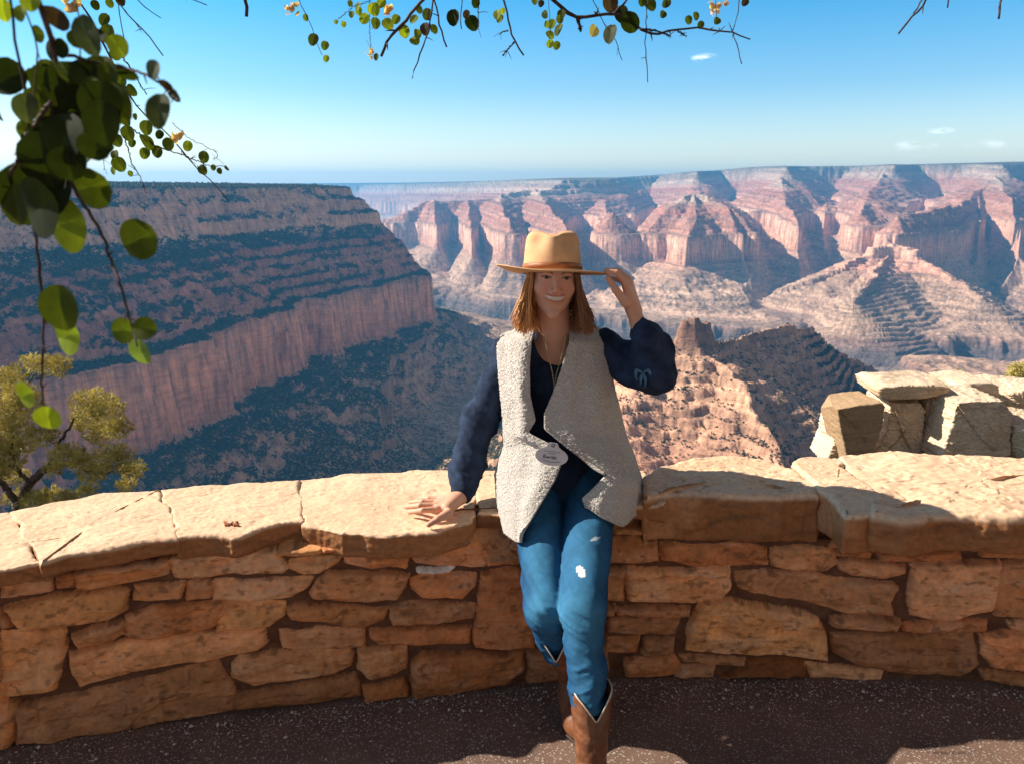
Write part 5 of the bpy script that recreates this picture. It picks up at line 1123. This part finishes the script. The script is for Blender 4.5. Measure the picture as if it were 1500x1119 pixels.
for x, y, r, c in [(570,110,32,OL),(590,190,48,OL),(620,250,30,OL),(630,300,30,OL),(610,390,40,BR_),(660,450,34,OL),(720,495,32,OL),(640,770,34,OL),(700,730,40,OL),(650,900,40,OL),(622,932,24,YG),(630,850,28,OL),(575,790,30,OL),(722,785,22,OL),(712,950,16,OL),(800,700,38,OL),(800,778,46,OL),(790,840,30,OL),(860,832,34,OL),(920,790,34,OL),(1025,800,28,OL),(1115,860,32,OL),(1108,930,28,OL),(1166,918,17,OL),(1200,936,17,OL),(1240,920,16,OL),(872,738,24,DK),(400,220,26,OL),(350,390,26,OL),(660,8,26,BR_),(600,20,22,OL),(520,30,24,DK),(690,660,30,OL),(740,640,18,OL)]:
    Lf.add(x / 3.73, y / 3.73, 1.45 + .03 * rl.normal(), 2 * r / 3.73 * .85, 2 * r / 3.73, None, c, .35)
Lf.flower(257, 200, 1.45, 11); Lf.flower(105, 6, 1.3, 14); Lf.build(b)
# twigs along the top
b = twigs([(z5([(70, -30), (80, 0), (120, 90), (150, 170)]), .0013, .0006, True), (z5([(200, 60), (245, 20), (300, 5)]), .0007, .0005, False), (z5([(295, -10), (295, 70), (297, 160)]), .0009, .0005, False), (z5([(480, -25), (460, 0), (400, 70), (350, 120), (330, 172)]), .0038, .0028, True), (z5([(490, -20), (490, 0), (475, 100), (440, 190), (425, 240)]), .0028, .0012, True), (z5([(485, -20), (500, 40), (530, 145)]), .0022, .0016, True)], 1.6)
Lf = Leaves()
def many(L):
    for x, y, r, c in L: Lf.add(400 + x / 2.083, y / 2.083, 1.6 + .03 * rl.normal(), 2 * r / 2.083 * .85, 2 * r / 2.083, None, c, .35)
Y2 = (.17, .21, .028)
many([(123,122,17,OL),(158,140,13,OL),(162,180,10,YG),(100,55,10,YG),(260,20,12,Y2),(240,45,10,Y2),(235,12,9,OL),(215,75,9,YG),(192,68,7,YG),(278,58,16,Y2),(310,30,18,Y2),(330,10,15,Y2),(312,72,16,OL),(350,75,18,Y2),(400,97,18,Y2),(430,60,14,Y2),(433,125,17,Y2),(445,30,12,OL),(470,45,16,GG),(465,90,18,BR_),(440,105,14,Y2),(490,90,14,OL),(375,60,14,Y2),(300,28,14,YG),(315,175,10,OL),(262,35,12,YG)])
Lf.flower(427, 12, 1.6, 9); Lf.flower(570, 14, 1.6, 9); Lf.flower(544, 80, 1.6, 6); Lf.build(b)
b = twigs([(z5([(580, -20), (580, 0), (572, 45), (575, 90)]), .0014, .0010, True), (z5([(628, -20), (625, 10), (628, 90)]), .0010, .0008, False), (z5([(690, -30), (705, 0), (720, 70), (735, 130), (765, 170)]), .0034, .0016, True), (z5([(737, 128), (718, 150), (700, 172)]), .0014, .0009, False), (z5([(715, 95), (700, 98), (690, 106)]), .0009, .0005, False)], 1.6)
Lf = Leaves(); many([(550,55,22,DK),(607,72,22,DK),(618,10,14,DK),(685,45,15,Y2),(692,58,12,Y2),(700,35,9,YG),(590,45,12,BR_)]); Lf.build(b)
b = twigs([(z5([(820, -30), (850, 0), (900, 40), (930, 60), (1000, 42), (1060, 42), (1110, 85), (1160, 112), (1200, 95), (1300, 85), (1400, 98), (1456, 121)]), .0062, .0012, True), (z5([(930, 60), (940, 95)]), .0030, .0022, False), (z5([(1150, -15), (1140, 20), (1135, 130), (1143, 252)]), .0014, .0008, True), (z5([(965, -20), (985, 20), (1010, 70), (1050, 130), (1058, 160), (1065, 185)]), .0014, .0007, True),
 (z5([(1430, -20), (1425, 0), (1408, 70), (1405, 110), (1430, 196)]), .0014, .0008, True), (z5([(840, -10), (845, 60), (845, 140)]), .0008, .0005, True), (z5([(1100, -20), (1060, 20), (1040, 40)]), .0022, .0018, True), (z5([(1350, -20), (1352, 60)]), .0008, .0005, True), (z5([(1120, 90), (1170, 95), (1215, 112)]), .0022, .0012, False), (z5([(1230, 92), (1262, 113)]), .0016, .0008, False)], 1.6)
Lf = Leaves(); many([(830,45,12,OL),(835,75,10,Y2),(850,75,14,Y2),(872,92,18,OL),(845,108,14,Y2),(845,135,12,YG),(865,140,12,OL),(880,45,14,OL),(875,60,12,OL),(978,95,19,(.30,.24,.15)),(1030,105,26,GG),(1065,45,24,DK),(1090,70,30,DK),(1030,10,25,BR_),(1150,15,20,OL),(1125,8,12,OL),(1190,45,12,OL),(1200,10,14,GG),(1268,62,12,OL),(1290,50,12,OL),(1305,77,11,OL),(1355,65,12,OL),(1440,8,12,BR_),(800,2,12,Y2),(818,12,10,BR_)])
Lf.flower(1046, 8, 1.6, 9); Lf.flower(1062, 6, 1.6, 5); Lf.build(b)
twigs([([(1375, -18), (1362, -5), (1340, 22), (1316, 50)], .0030, .0018, True), ([(1360, -15), (1352, 0), (1338, 20)], .0022, .0012, True), ([(1390, -15), (1388, 12)], .0020, .0014, True), ([(1470, -15), (1467, 5), (1463, 28)], .0028, .0020, True)], 1.6)

# ------------------------------------------------------------------ pinyon below the wall, left, and two tufts by the outcrop
ndl = simple_mat('pinyon_needles', (.34, .29, .07), (.80, .68, .24), 9, .7); ndl.node_tree.nodes['Principled BSDF'].inputs['Subsurface Weight'].default_value = 0
def needles(cl, Yc, n_t, rg, ln=.030, w=.0022, pxsc=None):
    V, F = [], []; cnt = 0; tc_ = []; td = []
    for px, py, r, Yo in cl:
        c = A3(px, py, Yc + Yo); rr = r * (Yc + Yo) * 1.03 / FPX; k = int(n_t * (rr / .15) ** 2)
        d = rg.normal(0, 1, (k, 3)); d /= np.linalg.norm(d, axis=1, keepdims=True); rad = rr * (rg.random(k) ** .45) * (1 + .25 * fbm3(d, 1.7, 2, int(px)))
        tc_.append(c + d * rad[:, None] * np.array([1, 1, .72])); td.append(d + np.array([0, 0, .7]) + rg.normal(0, .3, (k, 3)))
    T = np.concatenate(tc_); D = np.concatenate(td); D /= np.linalg.norm(D, axis=1, keepdims=True); m = 12
    dirs = D[:, None] + rg.normal(0, .60, (len(T), m, 3)); dirs /= np.linalg.norm(dirs, axis=2, keepdims=True); L = ln * rg.uniform(.6, 1.2, (len(T), m, 1))
    sd_ = np.cross(dirs, rg.normal(0, 1, dirs.shape)); sd_ /= np.linalg.norm(sd_, axis=2, keepdims=True); b0 = T[:, None] + rg.normal(0, .004, dirs.shape)
    P = np.stack([b0 - sd_ * w, b0 + sd_ * w, b0 + dirs * L], 2).reshape(-1, 3); return P, np.arange(len(P)).reshape(-1, 3)
rp = np.random.default_rng(3)
z4 = lambda x, y: (x / 2.5425, 300 + y / 2.5425)
CL = [(200,600,60),(130,590,48),(40,640,60),(60,700,60),(100,740,62),(20,760,60),(340,740,80),(400,760,66),(440,830,60),(320,800,60),(370,850,60),(60,820,70),(160,860,60),(250,930,66),(300,960,50),(420,940,80),(500,985,52),(350,1000,55),(70,900,60),(10,900,60),(30,960,60),(60,1010,46),(180,1085,56),(120,1100,50),(260,1090,50),(470,1040,40),(-60,700,90),(-80,850,100),(-60,1000,90),(-120,600,60),(330,1060,40),(200,980,40),(60,1090,50),(-160,780,100)]
cl = [(*z4(x, y), r / 2.54, rp.normal(0, .18)) for x, y, r in CL]
tp0 = A3(20, 790, 6.3); tp0[2] = -3.2
pin = thing('pinyon_pine', tp0, 'yellow green pinyon pine with sunlit needle clumps rising behind the left end of the wall', 'tree')
v, f = needles(cl, 6.0, 340, rp); adopt(pin, mesh_np('crown', v, f, ndl, smooth=False))
pb = simple_mat('pinyon_bark', (.07, .045, .035), (.16, .11, .085), 30, .9, .004, 60); T = []
def br(L, r0, r1): T.append(sweep(None, smooth_path([A3(*p) if len(p) == 3 else p for p in L], 30, .006), np.linspace(r0, r1, 30), None, None, 8))
t0 = tuple(A3(24, 745, 6.1)); P_ = [tuple(tp0), (tp0[0] + .15, tp0[1], -2.2), t0]
T.append(sweep(None, smooth_path([np.array(p) for p in P_] + [A3(43, 705, 6.05), A3(71, 685, 6.0)], 40, .006), np.linspace(.09, .03, 40), None, None, 10))
z4y = lambda x, y, Y=6.0: (*z4(x, y), Y)
br([z4y(110, 1030), z4y(180, 980), z4y(300, 950), z4y(420, 930)], .022, .006); br([z4y(180, 980), z4y(215, 900), z4y(260, 830), z4y(290, 770), z4y(350, 740)], .018, .005); br([z4y(110, 1030), z4y(60, 980), z4y(10, 960), z4y(-60, 900)], .02, .006); br([z4y(60, 980), z4y(40, 900), z4y(60, 760), z4y(120, 640), z4y(190, 590)], .018, .004); br([z4y(60, 1100), z4y(-20, 1000), z4y(-80, 800)], .03, .008); br([z4y(240, 960), z4y(360, 1000), z4y(480, 990)], .010, .004)
v, f = merge_tubes(T); adopt(pin, mesh_np('trunk', v, f, pb))
for k, (px, py, r, lb) in enumerate([(1492, 540, 13, 'small yellow green bush above the pale rocks at the right edge'), (1404, 548, 8, 'tiny bush peeking over the flat slabs of the outcrop')]):
    c = A3(px, py, 8.5); sh = thing('shrub', (c[0], c[1], c[2] - .35), lb, 'shrub', 'bushes above the outcrop')
    v, f = needles([(px, py, r, 0), (px + r * .7, py + r * .5, r * .8, .05), (px - r * .6, py + r * .7, r * .8, -.05), (px, py + r * 1.6, r, 0)], 8.5, 300, rp, .03, .003); adopt(sh, mesh_np('foliage', v, f, ndl, smooth=False))
    T = [sweep(None, smooth_path([np.array((c[0], c[1], c[2] - .9)), np.array((c[0] + dx * .3, c[1], c[2] - .3)), np.array((c[0] + dx, c[1], c[2]))], 12), np.linspace(.012, .003, 12), None, None, 6) for dx in (-.06, 0, .07)]
    v, f = merge_tubes(T); adopt(sh, mesh_np('stem', v, f, pb))
